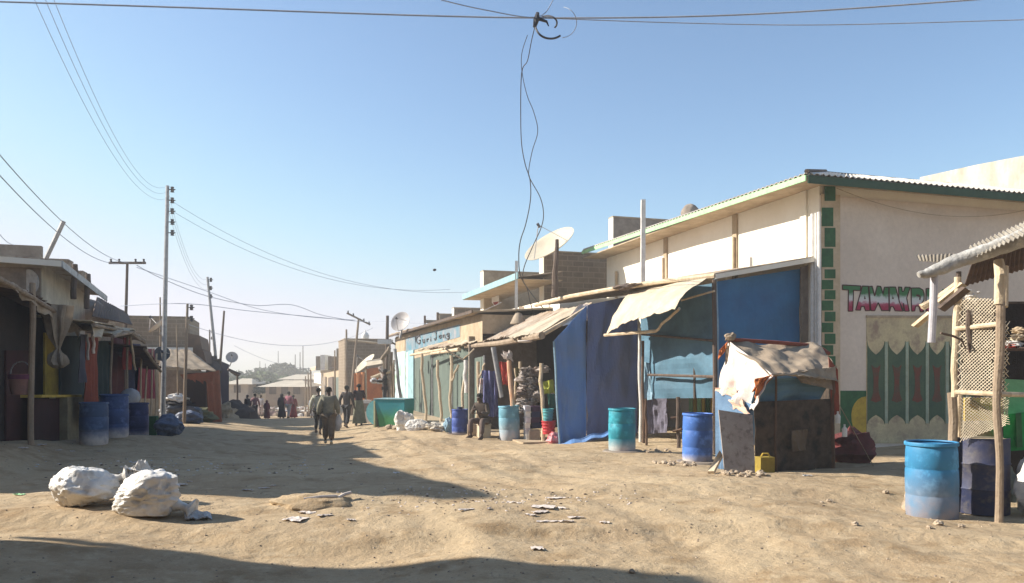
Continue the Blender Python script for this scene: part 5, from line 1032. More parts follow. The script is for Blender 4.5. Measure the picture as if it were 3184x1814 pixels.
# seated man
q = GD(1506, 22.2); q.z = g(q.x, q.y)
SIT = dict(pelvis=(0, 0, .50), spine=(0, .08, .70), chest=(0, .16, .88), neck=(0, .21, 1.02), jaw=(0, .25, 1.08), head=(0, .25, 1.16), top=(0, .24, 1.24), nose=(0, .355, 1.12), shL=(-.17, .17, .95), elL=(-.27, .22, .70), wrL=(-.12, .42, .72), shR=(.17, .17, .95), elR=(.26, .24, .70), wrR=(.08, .44, .80),
           hipL=(-.10, .03, .47), knL=(-.22, .46, .52), anL=(-.30, .62, .09), toL=(-.33, .78, .035), hipR=(.10, .03, .47), knR=(.20, .42, .50), anR=(.16, .46, .09), toR=(.18, .61, .035))
person(q, math.radians(150), 'person in a dark brown jacket sitting bent forward on a box by the teal drum', cloth('dark_brown_jacket', (.10, .075, .06)), cloth('dusty_brown_trousers', (.14, .10, .085)), SIT, 1.74, shoe=cloth('brown_shoes', (.10, .07, .05)), bulky=1.05)
mb = MB(); c = GD(1505, 22.25); mb.box(c, .34, .34, .36, .2); mb.box(c + Vector((0, 0, .36)), .38, .38, .04, .2); tag(mb.build('wooden_stool', m_canvas, None, loc=tuple(c)), 'pale wooden box stool under the seated person', 'stool')
c = GD(1467, 22.9); tag(MB().box(c, .26, .2, .34, .1).box(c + Vector((0, 0, .341)), .2, .14, .03, .1).build('cement_block', m_stone, None, loc=tuple(c)), 'small tan block on the ground between the deep blue drum and the seated person', 'block')
# far group
fw = cloth
far = [(769, 52, 1.66, -15, 'person in black standing leftmost of the far group by the dark earth mound', (.03, .025, .03), (.03, .03, .03), None, None),
 (793, 53, 1.74, 0, 'person in a dusty pink shirt and black trousers in the far group', (.36, .17, .18), (.03, .028, .03), None, None),
 (811, 60, 1.66, 10, 'person in white in the far group beside the one in dusty pink', (.66, .60, .58), (.60, .48, .44), None, None),
 (830, 53, 1.30, 0, 'small person wrapped in a dark maroon shawl in the far group', (.14, .03, .035), None, (.14, .03, .035), (.15, .03, .04)),
 (876, 50.5, 1.62, 5, 'person in a black robe and shawl walking beside the one in the checked shirt', (.025, .02, .025), None, (.025, .02, .025), (.03, .02, .025)),
 (898, 49, 1.74, -20, 'person in a pink checked shirt and pale trousers stepping forward in the far group', (.45, .16, .20), (.36, .36, .38), None, None),
 (912, 53, 1.62, 10, 'person in dark red behind the one in the checked shirt', (.28, .04, .05), None, (.25, .05, .06), None)]
for i, (px, d, h, hd, lab, c1, c2, rb, sc_) in enumerate(far):
    person(GD(px, d), math.radians(hd + (170 if i in (0, 2) else 0)), lab, cloth(f'far_top_{"abcdefg"[i]}', c1), cloth(f'far_legs_{"abcdefg"[i]}', c2) if c2 else None, WALK if i in (1, 5) else {}, h, robe=cloth(f'far_robe_{"abcdefg"[i]}', rb) if rb else None, scarf=cloth(f'far_shawl_{"abcdefg"[i]}', sc_) if sc_ else None, bulky=1.1)
q = GD(971, 46); person(q, 0, 'child in pale blue standing by the poles at the far right side of the street', cloth('pale_blue_shirt', (.40, .45, .55)), cloth('pale_grey_trousers', (.4, .4, .42)), {}, 1.25)

# ================================================================== GOODS STAND
def gd(px, py, d): return P(px, py, d)
def cloth_thing(name, pts, mat, label, cat='cloth', n=10, f=.03, seed=1, fold=2):
    o = MB().sheet(*pts, n, n, .015, lambda u, v: f * math.sin(u * fold * 6.28 + v * 2) + f * mn((u * 3, v * 3, seed), 1.4), jag=.03, seed=seed).build(name, mat, None, loc=tuple(pts[0])); return tag(o, label, cat)
stripe = M('blue_striped_cloth', (.05, .05, .16), (.16, .17, .32), 9, lo=.45, hi=.55, stretch=(1, 1, .25), bump=.3)
cloth_thing('striped_cloth', [P(1498, 1152, 23.2), P(1545, 1155, 23.0), P(1548, 1300, 22.9), P(1500, 1290, 23.1)], stripe, 'navy cloth with pale stripes hanging behind the seated person', f=.06, fold=3)
cloth_thing('white_cloth', [P(1490, 1178, 23.1), P(1502, 1178, 23.1), P(1502, 1228, 23.0), P(1488, 1226, 23.0)], m_whitecloth, 'narrow white cloth on a pole above the seated person', f=.03)
cloth_thing('grey_cloth', [P(1488, 1230, 23.05), P(1502, 1230, 23.05), P(1502, 1280, 22.9), P(1488, 1278, 22.9)], cloth('pale_grey_cloth', (.38, .38, .42)), 'grey cloth below the narrow white cloth behind the seated person', f=.03)
cloth_thing('red_cloth', [P(1552, 1125, 23.0), P(1582, 1128, 22.8), P(1586, 1200, 22.8), P(1562, 1195, 23.0)], M('goods_red_cloth', (.45, .06, .04), (.32, .04, .03), 5), 'red cloth hanging in the goods stand behind the grey pipe', f=.05)
cloth_thing('white_shirt', [P(1557, 1100, 22.2), P(1590, 1092, 22.0), P(1590, 1120, 21.9), P(1566, 1118, 22.0)], m_whitecloth, 'white cloth bunched on top of the pale orange post', f=.08)
cloth_thing('olive_shawl', [P(1602, 1140, 22.8), P(1616, 1148, 22.8), P(1616, 1198, 22.8), P(1604, 1198, 22.8)], cloth('olive_cloth', (.28, .25, .10)), 'olive cloth hanging on the slim pole in the goods stand', f=.03)
cloth_thing('yellow_green_cloth', [P(1675, 1192, 21.6), P(1718, 1180, 21.2), P(1722, 1225, 21.2), P(1690, 1225, 21.5)], cloth('yellow_green_cloth_stuff', (.36, .38, .06)), 'yellow green cloth hanging beside the left edge of the blue tarpaulin', f=.05)
cloth_thing('dark_green_bag_cloth', [P(1702, 1225, 21.3), P(1724, 1225, 21.2), P(1724, 1272, 21.2), P(1706, 1268, 21.3)], cloth('bottle_green_cloth', (.04, .16, .12)), 'bottle green cloth under the yellow green one in the goods stand', f=.04)
cam_ = M('mottled_bag_fabric', (.34, .29, .24), (.10, .08, .07), 9, lo=.45, hi=.55, bump=.5, c3=(.62, .56, .52), sc3=12)
spots = [(1640, 1158, .24), (1662, 1160, .20), (1628, 1180, .22), (1650, 1185, .24), (1668, 1190, .18), (1634, 1205, .2), (1655, 1215, .24), (1640, 1232, .22), (1628, 1250, .2), (1660, 1240, .2), (1645, 1258, .18), (1690, 1148, .18), (1628, 1275, .16), (1622, 1222, .16), (1672, 1228, .15)]
words = ['topmost', 'top right', 'upper left', 'upper middle', 'upper right', 'middle left', 'central', 'lower middle', 'lower left', 'lower right', 'bottom middle', 'high dark', 'bottom left', 'left edge', 'right edge']
cols = [cam_, M('brown_mottled_fabric', (.16, .11, .09), (.30, .24, .2), 8, lo=.45, hi=.55), M('pale_mottled_fabric', (.48, .42, .38), (.22, .17, .14), 8, lo=.45, hi=.6)]
for i, (px, py, s) in enumerate(spots):
    q = P(px, py, 22.4 - .02 * i); mb = MB(); blob(mb, q, s, s * .6, s * .62, i + 50, .35, 12, 16); tag(mb.build('shoulder_bag', cols[i % 3], None, True, loc=tuple(q)), f'{words[i]} mottled bag in the heap hung in the goods stand', 'bag', 'bags heaped in the goods stand')
def stack(px, d, z0, n, w, dpt, hh, mats, lab, name, cat, ry=.2):
    q = GD(px, d); q.z = max(q.z, -.16) + z0
    ordn = ['bottom', 'second from bottom', 'third from bottom', 'fourth from bottom', 'fifth from bottom', 'sixth from bottom', 'top']
    for i in range(n):
        c = q + Vector((random.uniform(-.02, .02), random.uniform(-.02, .02), i * hh)); root_ = thing(name, tuple(c), f'{ordn[i] if i < n - 1 else "topmost"} {lab}', cat, lab)
        MB().box(c, w, dpt, hh * .72, ry + random.uniform(-.05, .05)).build('box', mats[i % len(mats)], root_); MB().box(c + Vector((0, 0, hh * .722)), w + .02, dpt + .02, hh * .24, ry).build('lid', mats[i % len(mats)], root_)
stack(1640, 21.4, 0, 6, .13, .3, .155, [m_white, M('off_white_card', (.66, .64, .68))], 'white carton in the narrow stack beside the dull teal drum', 'carton', 'carton')
stack(1664, 21.5, .30, 4, .24, .3, .155, [m_navy, cloth('plum_card', (.07, .03, .08))], 'dark plum box in the stack right of the white cartons', 'shoe_box', 'box')
q = GD(1660, 21.3); q.z = max(q.z, -.16); tag(MB().box(q, .30, .3, .25, .1).box(q + Vector((0, 0, .251)), .26, .26, .02, .1).build('grey_crate', M('grey_brown_card', (.30, .25, .21)), None, loc=tuple(q)), 'grey brown crate under the dark plum boxes', 'crate')
def basket(px, py, d, r, h, mat, lab):
    q = P(px, py, d); root = thing('basket', tuple(q), lab, 'basket')
    MB().lathe([(0, .01), (r * .8, 0), (r, h), (r * 1.06, h), (r * 1.06, h - .03), (r * .97, h - .03), (r * .78, .03), (0, .03)], c=q, n=20).build('shell', mat, root, True)
    for k in range(3): MB().lathe([(r * (.84 + .05 * k) + .012, h * (.2 + .25 * k)), (r * (.84 + .05 * k) + .02, h * (.24 + .25 * k)), (r * (.84 + .05 * k) + .012, h * (.28 + .25 * k))], c=q, n=20).build('rib', mat, root)
basket(1704, 1310, 20.9, .15, .34, M('cyan_plastic', (.10, .40, .42), rough=.5), 'cyan plastic basket stacked above the red one by the blue tarpaulin')
basket(1706, 1350, 20.8, .19, .36, M('red_plastic', (.55, .04, .05), rough=.5), 'red plastic basket below the cyan one by the blue tarpaulin')
q = GD(1722, 20.3); mb = MB(); blob(mb, q + Vector((0, 0, .12)), .17, .16, .18, 61, .25, 12, 16, flat=.3); tag(mb.build('red_plastic_bag', M('pink_red_bag', (.60, .08, .10), (.62, .35, .36), 6, rough=.5), None, True, loc=tuple(q)), 'red and white plastic bag on the ground at the tarpaulin corner', 'bag')
q = P(1632, 1062, 20.5); tag(MB().lathe([(0, .03), (.18, .02), (.2, 0), (.16, -.03), (0, -.04)], c=q, n=16).build('enamel_bowl', m_whitecloth, None, True, loc=tuple(q)), 'pale bowl hanging under the low stall eave', 'bowl')

# sacks and rubble in front of the painted shop
def sackthing(name, px, d, rx, ry, rz_, mat, lab, seed, yaw=0, up=.8, neck=None, cr=.16, ridge=.12, cat='sack', crease=.10, sc=2.2, slant=0, facets=16):
    q = GD(px, d); root = thing(name, tuple(q), lab, cat)
    mb = MB(); blob(mb, q + Vector((0, 0, rz_ * up)), rx, ry, rz_, seed, cr, 54, 80, flat=.18, yaw=yaw, ridge=ridge, crease=crease, sc=sc, facets=facets); mb.v = [(x, y, z) if not slant else (x, y, q.z + (z - q.z) * (1 + slant * ((x - q.x) / rx))) for x, y, z in mb.v]; mb.build('sack_body', mat, root, True)
    if neck:
        nv = Vector(neck); mb = MB(); c = q + Vector((0, 0, rz_ * up)) + nv * .8; vs = []
        pts = [c, c + nv * .25, c + nv * .45, c + nv * .62]; mb.tube(pts, [.10, .05, .055, .13], 12); mb.v = [(x + .03 * mn((x * 3, y * 3, z * 3), 4), y, z + .03 * mn((y * 3, x * 3, z * 3), 4)) for x, y, z in mb.v]; mb.build('tied_neck', mat, root, True)
    return root
sackthing('woven_sack', 1262, 26.6, .36, .3, .44, m_sack, 'upright white sack on the ground left of the painted shop shutters', 4, up=.7, cr=.2)
sackthing('woven_sack', 1302, 26.3, .42, .28, .22, m_sack, 'lower pinkish white sack slumped beside the upright one', 9, up=.6)
sackthing('woven_sack', 1362, 25.2, .42, .3, .17, M('dusty_sack', (.60, .55, .46), (.22, .18, .14), 5, lo=.5, hi=.6), 'flattened dusty sack with dark folds before the shop step', 14, cr=.35)
sackthing('woven_sack', 1394, 25.0, .18, .16, .26, m_palebl, 'small pale blue white bag left of the deep blue drum', 19, cr=.25, cat='bag')

# near white sacks on the left
sackthing('rubbish_sack', 268, 9.35, .40, .34, .265, m_sack, 'big bulging white sack standing leftmost in the sunlit foreground', 2, yaw=.3, neck=(.34, .05, .10), cr=.10, crease=.13, sc=1.9, slant=-.12, facets=13)
sackthing('rubbish_sack', 425, 9.5, .22, .2, .27, m_sack, 'rear white sack with crumpled tied top between the two big ones', 7, up=.75, neck=(.02, 0, .14), cr=.2, crease=.25, sc=2.4, facets=12)
sackthing('rubbish_sack', 450, 8.85, .50, .30, .25, m_sack, 'big white sack lying on its side with its mouth to the right in the foreground', 21, yaw=-.25, neck=(.40, -.02, -.12), cr=.13, crease=.15, sc=1.5, slant=.20, facets=11)
cloth_thing('plastic_scrap', [GD(570, 8.95) + Vector((0, 0, .05)), GD(655, 8.9) + Vector((0, 0, .02)), GD(660, 8.72) + Vector((0, 0, .02)), GD(575, 8.7) + Vector((0, 0, .02))], m_sackd, 'flat grey white plastic scrap trailing from the mouth of the lying sack', 'scrap', f=.015)
# shaded bags on the left
bluebag = M('blue_grey_plastic', (.14, .17, .24), (.09, .11, .17), 5, rough=.45, bump=.6, bsc=14)
sackthing('rubbish_bag', 524, 19.3, .46, .34, .30, bluebag, 'blue grey plastic rubbish bag on the shaded street', 31, cr=.2, cat='bag')
sackthing('rubbish_bag', 556, 33, .85, .6, .50, M('dark_plastic', (.05, .055, .065), (.12, .13, .15), 4, rough=.4, bump=.6, bsc=12), 'dark plastic rubbish bag behind the blue grey one', 37, cr=.25, cat='bag')
sackthing('rubbish_bag', 594, 31.5, .6, .4, .28, bluebag, 'low grey blue bag at the foot of the yellow banded pole', 39, cr=.25, cat='bag')
q = P(552, 1243, 33); mb = MB(); blob(mb, q, .42, .3, .22, 44, .4, 14, 18); tag(mb.build('white_bundle', m_white, None, True, loc=tuple(q)), 'bright white bundle catching the sun on top of the dark bags', 'bundle')
q = P(560, 1259, 33); mb = MB(); blob(mb, q, .6, .4, .26, 47, .3, 14, 18); tag(mb.build('black_bundle', m_black, None, True, loc=tuple(q)), 'black bundle just under the bright white one', 'bundle')
q = LW(405, 1236, -3.9); mb = MB(); blob(mb, q, .26, .24, .26, 3, .08, 12, 18); tag(mb.build('white_ball_bag', M('grey_white_bag', (.5, .5, .52)), None, True, loc=tuple(q)), 'round whitish bag above the darkest drum in the left row', 'bag')
for i, (px, d, c, lab) in enumerate(((468, 20.6, (.02, .10, .03), 'dark green crate right of the dark navy drum'), (490, 21.2, (.24, .26, .10), 'olive yellow crate right of the dark green one'))):
    q = GD(px, d); root = thing('market_crate', tuple(q), lab, 'crate'); mt = M(f'crate_paint_{"ab"[i]}', c)
    MB().box(q, .34 - .1 * i, .4, .62, .3).build('box', mt, root)
    for z in (.15, .32, .49): MB().box(q + Vector((0, 0, z)), .36 - .1 * i, .42, .03, .3).build('slat', mt, root)

# painted counter cabinet (blue-green) before the painted end wall
pc = thing('painted_cabinet', tuple(GD(1215, 29.5)), 'round ended cabinet painted from blue to green beside the shop end wall', 'cabinet')
def cab_post(nt, col, vec, v2):
    sp = _n(nt, 'ShaderNodeSeparateXYZ'); nt.links.new(vec, sp.inputs[0]); nz = _n(nt, 'ShaderNodeTexNoise'); nz.inputs['Scale'].default_value = 3; nt.links.new(vec, nz.inputs[0])
    ma = _n(nt, 'ShaderNodeMath', operation='MULTIPLY_ADD'); ma.inputs[1].default_value = .3; nt.links.new(nz.outputs[0], ma.inputs[0]); nt.links.new(sp.outputs[2], ma.inputs[2])
    r = _n(nt, 'ShaderNodeMapRange'); r.inputs[1].default_value = .45; r.inputs[2].default_value = .85; nt.links.new(ma.outputs[0], r.inputs[0])
    return mix(nt, r.outputs[0], (.06, .26, .10), (.03, .26, .30))
m_cab = M('blue_green_cabinet_paint', (.1, .3, .2), post=cab_post, bump=.1)
q = GD(1216, 29.3)
mb = MB(); mb.box(q + Vector((.12, .1, -.05)), 1.25, .9, 1.06, -.3); c_ = q + Vector((.12, .1, 0))
mb.v = [((x - c_.x) * (1 if z > c_.z + .5 else .80) + c_.x + (0 if z > c_.z + .5 else .05), (y - c_.y) * (1 if z > c_.z + .5 else .92) + c_.y, z) for x, y, z in mb.v]; mb.build('box', m_cab, pc)
MB().box(q + Vector((-.48, .28, -.05)), .06, .9, 1.0, -.3).build('edge_panel', M('cream_edge_paint', (.50, .52, .32)), pc)
mb = MB(); M4 = Matrix.Rotation(-.3, 4, 'Z') @ Matrix.Rotation(math.radians(-90), 4, 'X'); mb.lathe([(0, 0), (.5, 0), (.5, .9), (0, .9)], c=q + Vector((-.52, .12, .5)), n=28, M4=M4); mb.build('round_end', M('sky_cabinet_paint', (.16, .42, .46), (.10, .32, .36), 2), pc)
MB().box(q + Vector((.12, .1, 1.01)), 1.3, .95, .03, -.3).build('top_edge', m_cyan, pc)
q = GD(1141, 34); root = thing('white_cabinet', tuple(q), 'small white cabinet with a dark glazed door left of the blue green cabinet', 'cabinet')
MB().box(q, .36, .3, 1.0, -.1).build('box', m_white, root); MB().box(q + Vector((0, -.165, .5)), .24, .03, .36, -.1).build('door_pane', m_brown2, root)

# ================================================================== FAR RIGHT SHOPS
fr1 = thing('corner_shop', tuple(P(1085, 1220, 58)), 'far pale shop with stepped roof blocks and a dark open front', 'shop')
tf = 6.2
def ZT(px, py, t): return zt_at(px, py, t)
sa_ = toST(*ZT(972, 1150, 6.2).xy)[0]; sb_ = toST(*ZT(1100, 1150, 6.2).xy)[0]
MB().sbox(sb_, min(sa_, 110), tf, tf + 4, -4, ZT(1060, 1134, 6.2).z).build('wall', m_tan, fr1)
MB().prism([ZT(965, 1155, 5.4), ZT(1082, 1120, 5.4), ZT(1084, 1106, 5.4), ZT(965, 1144, 5.4)], (VX, VY, 0), .1).build('fascia', m_canvas, fr1)
MB().sheet(ZT(1120, 1098, 7.8), ZT(985, 1140, 7.8), ZT(965, 1152, 5.4), ZT(1080, 1116, 5.4), 20, 3, .1).build('roof', m_canvas, fr1)
a, b = ZT(976, 1160, 5.9), ZT(998, 1160, 5.9); MB().prism([GD(976, a.y), GD(998, b.y), b, a], (VX, VY, 0), .2).build('lit_wall', m_cream, fr1)
for i, (x0, x1, y0, dd, mm) in enumerate(((982, 992, 1108, 70, m_brown2), (996, 1010, 1104, 66, m_white), (1020, 1032, 1108, 62, m_brown2), (1046, 1072, 1084, 58, m_tan))):
    a, b = P(x0, y0, dd), P(x1, y0, dd); MB().hexa([(a.x, a.y, 1.8), (b.x, b.y, 1.8), (b.x, b.y + 2, 1.8), (a.x, a.y + 2, 1.8), a, b, b + Vector((0, 2, 0)), a + Vector((0, 2, 0))]).build('roof_block', mm, fr1)
for x0, x1, mm in ((1000, 1012, m_brown), (1020, 1034, m_woodd), (1040, 1058, m_teal), (1062, 1074, m_lgreen)):
    a, b = ZT(x0, 1175, 6.05), ZT(x1, 1172, 6.05); MB().prism([GD(x0, a.y), GD(x1, b.y), b, a], (VX, VY, 0), .1).build('door_panel', mm, fr1)
fb = front_block('block_store', 1072, 1215, 1055, 50, 5, m_brown, 'brown block store with a white domed object showing above it', zb=-4)[0]
MB().tube([P(1076, 1058, 49.8), P(1140, 1064, 49.8), P(1210, 1072, 49.8)], .08, 5).build('ridge', m_tan, fb)
q = P(1136, 1058, 75); tag(MB().lathe([(.03, 1.0), (.07, .8), (.26, .66), (.38, .42), (.34, .18), (.25, .06), (.38, 0), (.38, -.5), (0, -.5)], c=q, n=18).build('minaret_dome', m_white, None, True, loc=tuple(q)), 'small white domed minaret top beyond the brown block store', 'dome')
osh = thing('orange_stall', tuple(GD(1165, 44)), 'stall with bright orange cloth and orange brown wall right of the far shop', 'stall')
MB().sheet(P(1138, 1148, 44), P(1200, 1140, 44), GD(1200, 44), GD(1138, 44), 4, 4, .08).build('wall', m_orwall, osh)
MB().sheet(P(1100, 1162, 43), P(1138, 1156, 43), GD(1138, 43) + Vector((0, 0, .2)), GD(1104, 43) + Vector((0, 0, .6)), 18, 12, .02, lambda u, v: .12 * math.sin(u * 15) * (.3 + v)).build('orange_curtain', M('bright_orange_cloth', (.72, .30, .13), (.62, .22, .09), 5), osh)
MB().sheet(P(1140, 1124, 46), P(1192, 1116, 46), P(1192, 1132, 45), P(1140, 1141, 45), 10, 3, .04).build('roof_sheet', m_canvas, osh)
MB().tube([P(1137, 1150, 43), GD(1139, 43)], .06, 6).build('post', m_wood, osh)
sc_f = thing('pole_scaffold', tuple(GD(1205, 36)), 'tangle of thin poles and beams between the orange stall and the painted shop', 'scaffold')
for i, (x0, y0, x1, y1, d, w, mm) in enumerate(((1203, 1090, 1206, 1262, 36, .06, m_woodd), (1218, 1095, 1218, 1262, 35.5, .06, m_wood), (1192, 1120, 1194, 1262, 37, .05, m_wood), (1228, 1085, 1254, 1245, 33.5, .07, m_metal), (1154, 1176, 1228, 1150, 36, .08, m_woodl), (1182, 1140, 1196, 1180, 35.5, .12, m_whitecloth), (1186, 1120, 1212, 1080, 35.5, .09, m_canvasd), (1178, 1150, 1212, 1180, 35.4, .04, m_wood), (1225, 1240, 1225, 1120, 35, .04, m_wood), (1170, 1165, 1200, 1200, 36, .04, m_wood))):
    a, b = P(x0, y0, d), P(x1, y1, d); b = GD(x1, d) if y1 > 1240 else b
    MB().tube(crook(a, b, 6, .03, i), w, 7).build('pole', mm, sc_f)
for i, (px, py, rx) in enumerate(((1162, 1185, .16), (1182, 1187, .15))):
    q = P(px, py, 35.7); mb = MB(); blob(mb, q, rx, .12, .12, i + 70, .4, 10, 14); tag(mb.build('hung_bundle', m_sackd, None, True, loc=tuple(q)), ['left grey bundle on the thin beam of the pole scaffold', 'right grey bundle on the thin beam of the pole scaffold'][i], 'bundle')
lamp = thing('lamp_housing', tuple(P(1198, 1062, 34)), 'long whitish lamp housing sticking out left of the painted shop roof', 'lamp')
q = P(1198, 1062, 34); MB().box(q - Vector((0, 0, .12)), .62, .3, .2, -.1).build('housing', m_white, lamp); MB().tube([q + Vector((.3, 0, -.05)), P(1230, 1072, 34)], .04, 6).build('arm', m_woodd, lamp)
# ================================================================== DISHES
def dish(c, n, R, mat, label, foot, rim=.02):
    c = Vector(c); n = Vector(n).normalized(); rot = n.to_track_quat('Z', 'Y').to_matrix().to_4x4(); dp = R * .22
    root = thing('satellite_dish', tuple(foot), label, 'satellite dish')
    prof = [(R * k / 8, dp * ((k / 8) ** 2 - 1)) for k in range(0, 9)] + [(R * 1.02, .0), (R * 1.0, -.03)] + [(R * k / 8, dp * ((k / 8) ** 2 - 1) - .03) for k in range(7, -1, -1)]
    MB().lathe(prof, c=c, n=36, M4=rot).build('reflector', mat, root, True)
    sd = (rot @ Vector((0, 1, 0))); f = c + n * R * .8
    MB().tube([c - sd * R * .95, f], .018, 6).tube([c + (rot @ Vector((1, 0, 0))) * R * .9, f], .012, 6).build('feed_arm', m_dishg, root)
    MB().tube([f - n * .1, f + n * .06], .05, 8).build('receiver', m_wire, root)
    MB().tube([c - n * (dp + .02), c - n * (dp + .15) - Vector((0, 0, .1)), Vector(foot)], .045, 8).build('mast', m_dishg, root)
    return root
dish(P(1707, 757, 27.5), (-.50, -.42, .75), .98, m_dish, 'big cream satellite dish beside the brown block wall', P(1728, 800, 27.8) - Vector((0, 0, .6)))
dish(P(1244, 1000, 37), (-.35, -.80, .35), .50, m_dishg, 'round grey satellite dish on the painted shop roof', P(1243, 1052, 37))
dish(P(1133, 1130, 47), (-.62, -.35, .70), .78, m_dish, 'cream satellite dish tilted in front of the brown block store', P(1136, 1165, 47.3))
dish(P(490, 1008, 31), (-.66, -.22, .72), .46, m_whitecloth, 'bright cream dish seen nearly edge on behind the tall power pole', P(498, 1040, 31))
dish(P(504, 1100, 30), (.35, -.85, .3), .29, M('dark_grey_dish', (.10, .11, .12)), 'small dark grey dish beside the tall power pole', P(500, 1140, 30.2))
dish(P(721, 1111, 50), (.25, -.85, .35), .37, m_dishg, 'round dish with a pole on the blue black hut', P(713, 1140, 50))

# ================================================================== POWER POLES AND WIRES
def power_pole(px0, py0, px1, d, label, w=.10, ins=3, mat=None, side=1, cross=False, gap=.5, name='power_pole', cat='pole'):
    b = GD(px1, d); a = P(px0, py0, d); root = thing(name, tuple(b), label, cat)
    MB().tube([b - Vector((0, 0, .3)), b.lerp(a, .5), a], [w * 1.15, w, w * .75], 10).build('shaft', mat or m_metal, root)
    for i in range(ins):
        c = a - Vector((0, 0, .15 + gap * i)); MB().lathe([(0, .12), (.07, .10), (.05, .04), (.09, .0), (.05, -.06), (.08, -.10), (0, -.12)], c=c + Vector((side * (w + .10), 0, 0)), n=12).build('insulator', m_wire, root)
        MB().tube([c, c + Vector((side * (w + .22), 0, .0))], .02, 6).build('bracket', m_wire, root)
    if cross:
        dr_ = Vector((1, .3, 0)).normalized() if cross is True else Vector(cross).normalized(); MB().tube([a - dr_ * .78, a + dr_ * .78], .055, 8).build('crossarm', mat or m_woodd, root)
        for k in (-.7, -.35, .35, .7): MB().lathe([(0, .08), (.05, .06), (.035, 0), (.06, -.06), (0, -.08)], c=a + dr_ * k + Vector((0, 0, .10)), n=10).build('insulator', m_wire, root)
    return root
power_pole(521, 578, 505, 30, 'tallest grey power pole with a column of dark insulators', .085, 5, m_metal, gap=.42)
power_pole(396, 818, 382, 33, 'dark power pole with a wide crossarm above the left awnings', .07, 0, m_woodd, cross=(1, .0, 0))
power_pole(645, 862, 690, 42, 'leaning power pole with clustered insulators rising from the rubble mound', .085, 3, m_metal, side=1, gap=.45)
power_pole(697, 967, 672, 43, 'dark strut pole leaning against the leaning power pole', .07, 0, m_woodd, name='strut_pole')
power_pole(583, 945, 572, 31, 'slim whitish pole with a yellow foot before the orange fronted stall', .06, 2, m_wood, gap=.45)
MB()
power_pole(652, 1026, 652, 60, 'small dark pole standing beyond the brown shed', .07, 2, m_woodd, gap=.5)
power_pole(498, 925, 500, 33, 'thin pale pole just left of the tallest power pole', .04, 0, m_wood, name='thin_pole')
power_pole(549, 1010, 556, 33, 'thin bent pole between the tall power pole and the slim whitish pole', .035, 0, m_wood, name='thin_pole')
power_pole(1115, 992, 1086, 46, 'leaning pole with a small slanted crossarm at the far right shops', .08, 0, m_wood, cross=(1, 0, -.5))
power_pole(1077, 1025, 1078, 45, 'upright thin pole left of the leaning one with the slanted crossarm', .07, 0, m_wood, name='thin_pole')
power_pole(1205, 982, 1200, 40, 'dark thick pole stub rising behind the lamp housing', .10, 0, m_woodd, name='roof_pole')
power_pole(1321, 982, 1321, 38, 'dark stub pole right of the round grey dish', .07, 0, m_woodd, name='roof_pole')
power_pole(1361, 972, 1361, 36, 'dark stub pole in front of the small grey parapet', .08, 0, m_woodd, name='roof_pole')
for i, (px0, py0, px1, d) in enumerate(((958, 1160, 960, 62), (966, 1150, 968, 58), (1041, 1090, 1042, 52), (950, 1170, 950, 66))):
    power_pole(px0, py0, px1, d, ['leftmost but one of the thin poles before the far lit wall', 'pole closest to the lit wall of the far shop', 'thin pole in front of the dark open front of the far shop', 'leftmost thin pole before the far lit wall'][i], .06, 0, m_wood, name='thin_pole')
a, b = P(198, 688, 24), P(138, 815, 24); tag(MB().tube([b, a], .07, 8).build('leaning_roof_pole', m_metal, None, loc=tuple(b)), 'slanting grey pole on the corner house roof at left', 'pole')
def wire(pts, r, label, mat=m_wire, cat='cable', sag=None):
    pts = [Vector(p) for p in pts]
    if len(pts) == 2: pts = sagline(pts[0], pts[1], sag or .3, 26)
    o = MB().tube(pts, r, 5).build('cable', mat, None, loc=tuple(pts[0])); return tag(o, label, cat, 'overhead cables')
m_wg = M('grey_cable', (.42, .46, .54), (.36, .40, .48), 3, bump=0)
def smooth(pts, n=6):
    P_ = [Vector(p) for p in pts]; out = []
    for i in range(len(P_) - 1):
        p0, p1, p2, p3 = P_[max(i - 1, 0)], P_[i], P_[i + 1], P_[min(i + 2, len(P_) - 1)]
        for k in range(n):
            t = k / n; out.append(.5 * ((2 * p1) + (p2 - p0) * t + (2 * p0 - 5 * p1 + 4 * p2 - p3) * t * t + (3 * p1 - p0 - 3 * p2 + p3) * t ** 3))
    out.append(P_[-1]); return out
dK = 8.6
wire(smooth([P(-200, 0, dK), P(0, 6, dK), P(600, 25, dK), P(1246, 47, dK), P(1669, 56, dK), P(2100, 53, dK), P(2491, 37, dK), P(3000, 2, dK), P(3400, -30, dK)]), .010, 'thickest dark cable crossing the whole sky at the top', m_wg)
wire(smooth([P(1669, 56, dK), P(2118, 72, dK + .3), P(2566, 78, dK + .3), P(3184, 62, dK + .3), P(3400, 55, dK + .3)]), .006, 'thin lower cable from the knot to the right edge of the sky', m_wg)
wire(smooth([P(1370, 0, dK - .5), P(1500, 30, dK - .2), P(1669, 54, dK), P(1720, 0, dK + .5)]), .006, 'thin cable climbing out of frame above the cable knot', m_wg)
kn = thing('cable_knot', tuple(P(1669, 58, dK)), 'knot of looped cable hanging from the thick cable at the top', 'cable')
def loop(cx, cy, rx, ry, a0, a1, d, r): return MB().tube([P(cx + rx * math.cos(a), cy + ry * math.sin(a), d + .1 * math.sin(a * 2)) for a in [a0 + (a1 - a0) * i / 20 for i in range(21)]], r, 5)
loop(1702, 72, 30, 22, 3.3, 7.0, dK, .010).build('loop', m_wire, kn); loop(1712, 76, 48, 45, 2.9, .9, dK, .012).build('loop', m_wire, kn); loop(1745, 70, 48, 48, -1.4, 1.5, dK, .004).build('loop', m_wg, kn)
MB().tube([P(1672, 40, dK), P(1668, 60, dK), P(1662, 85, dK)], [.02, .035, .02], 7).build('binding', m_wire, kn)
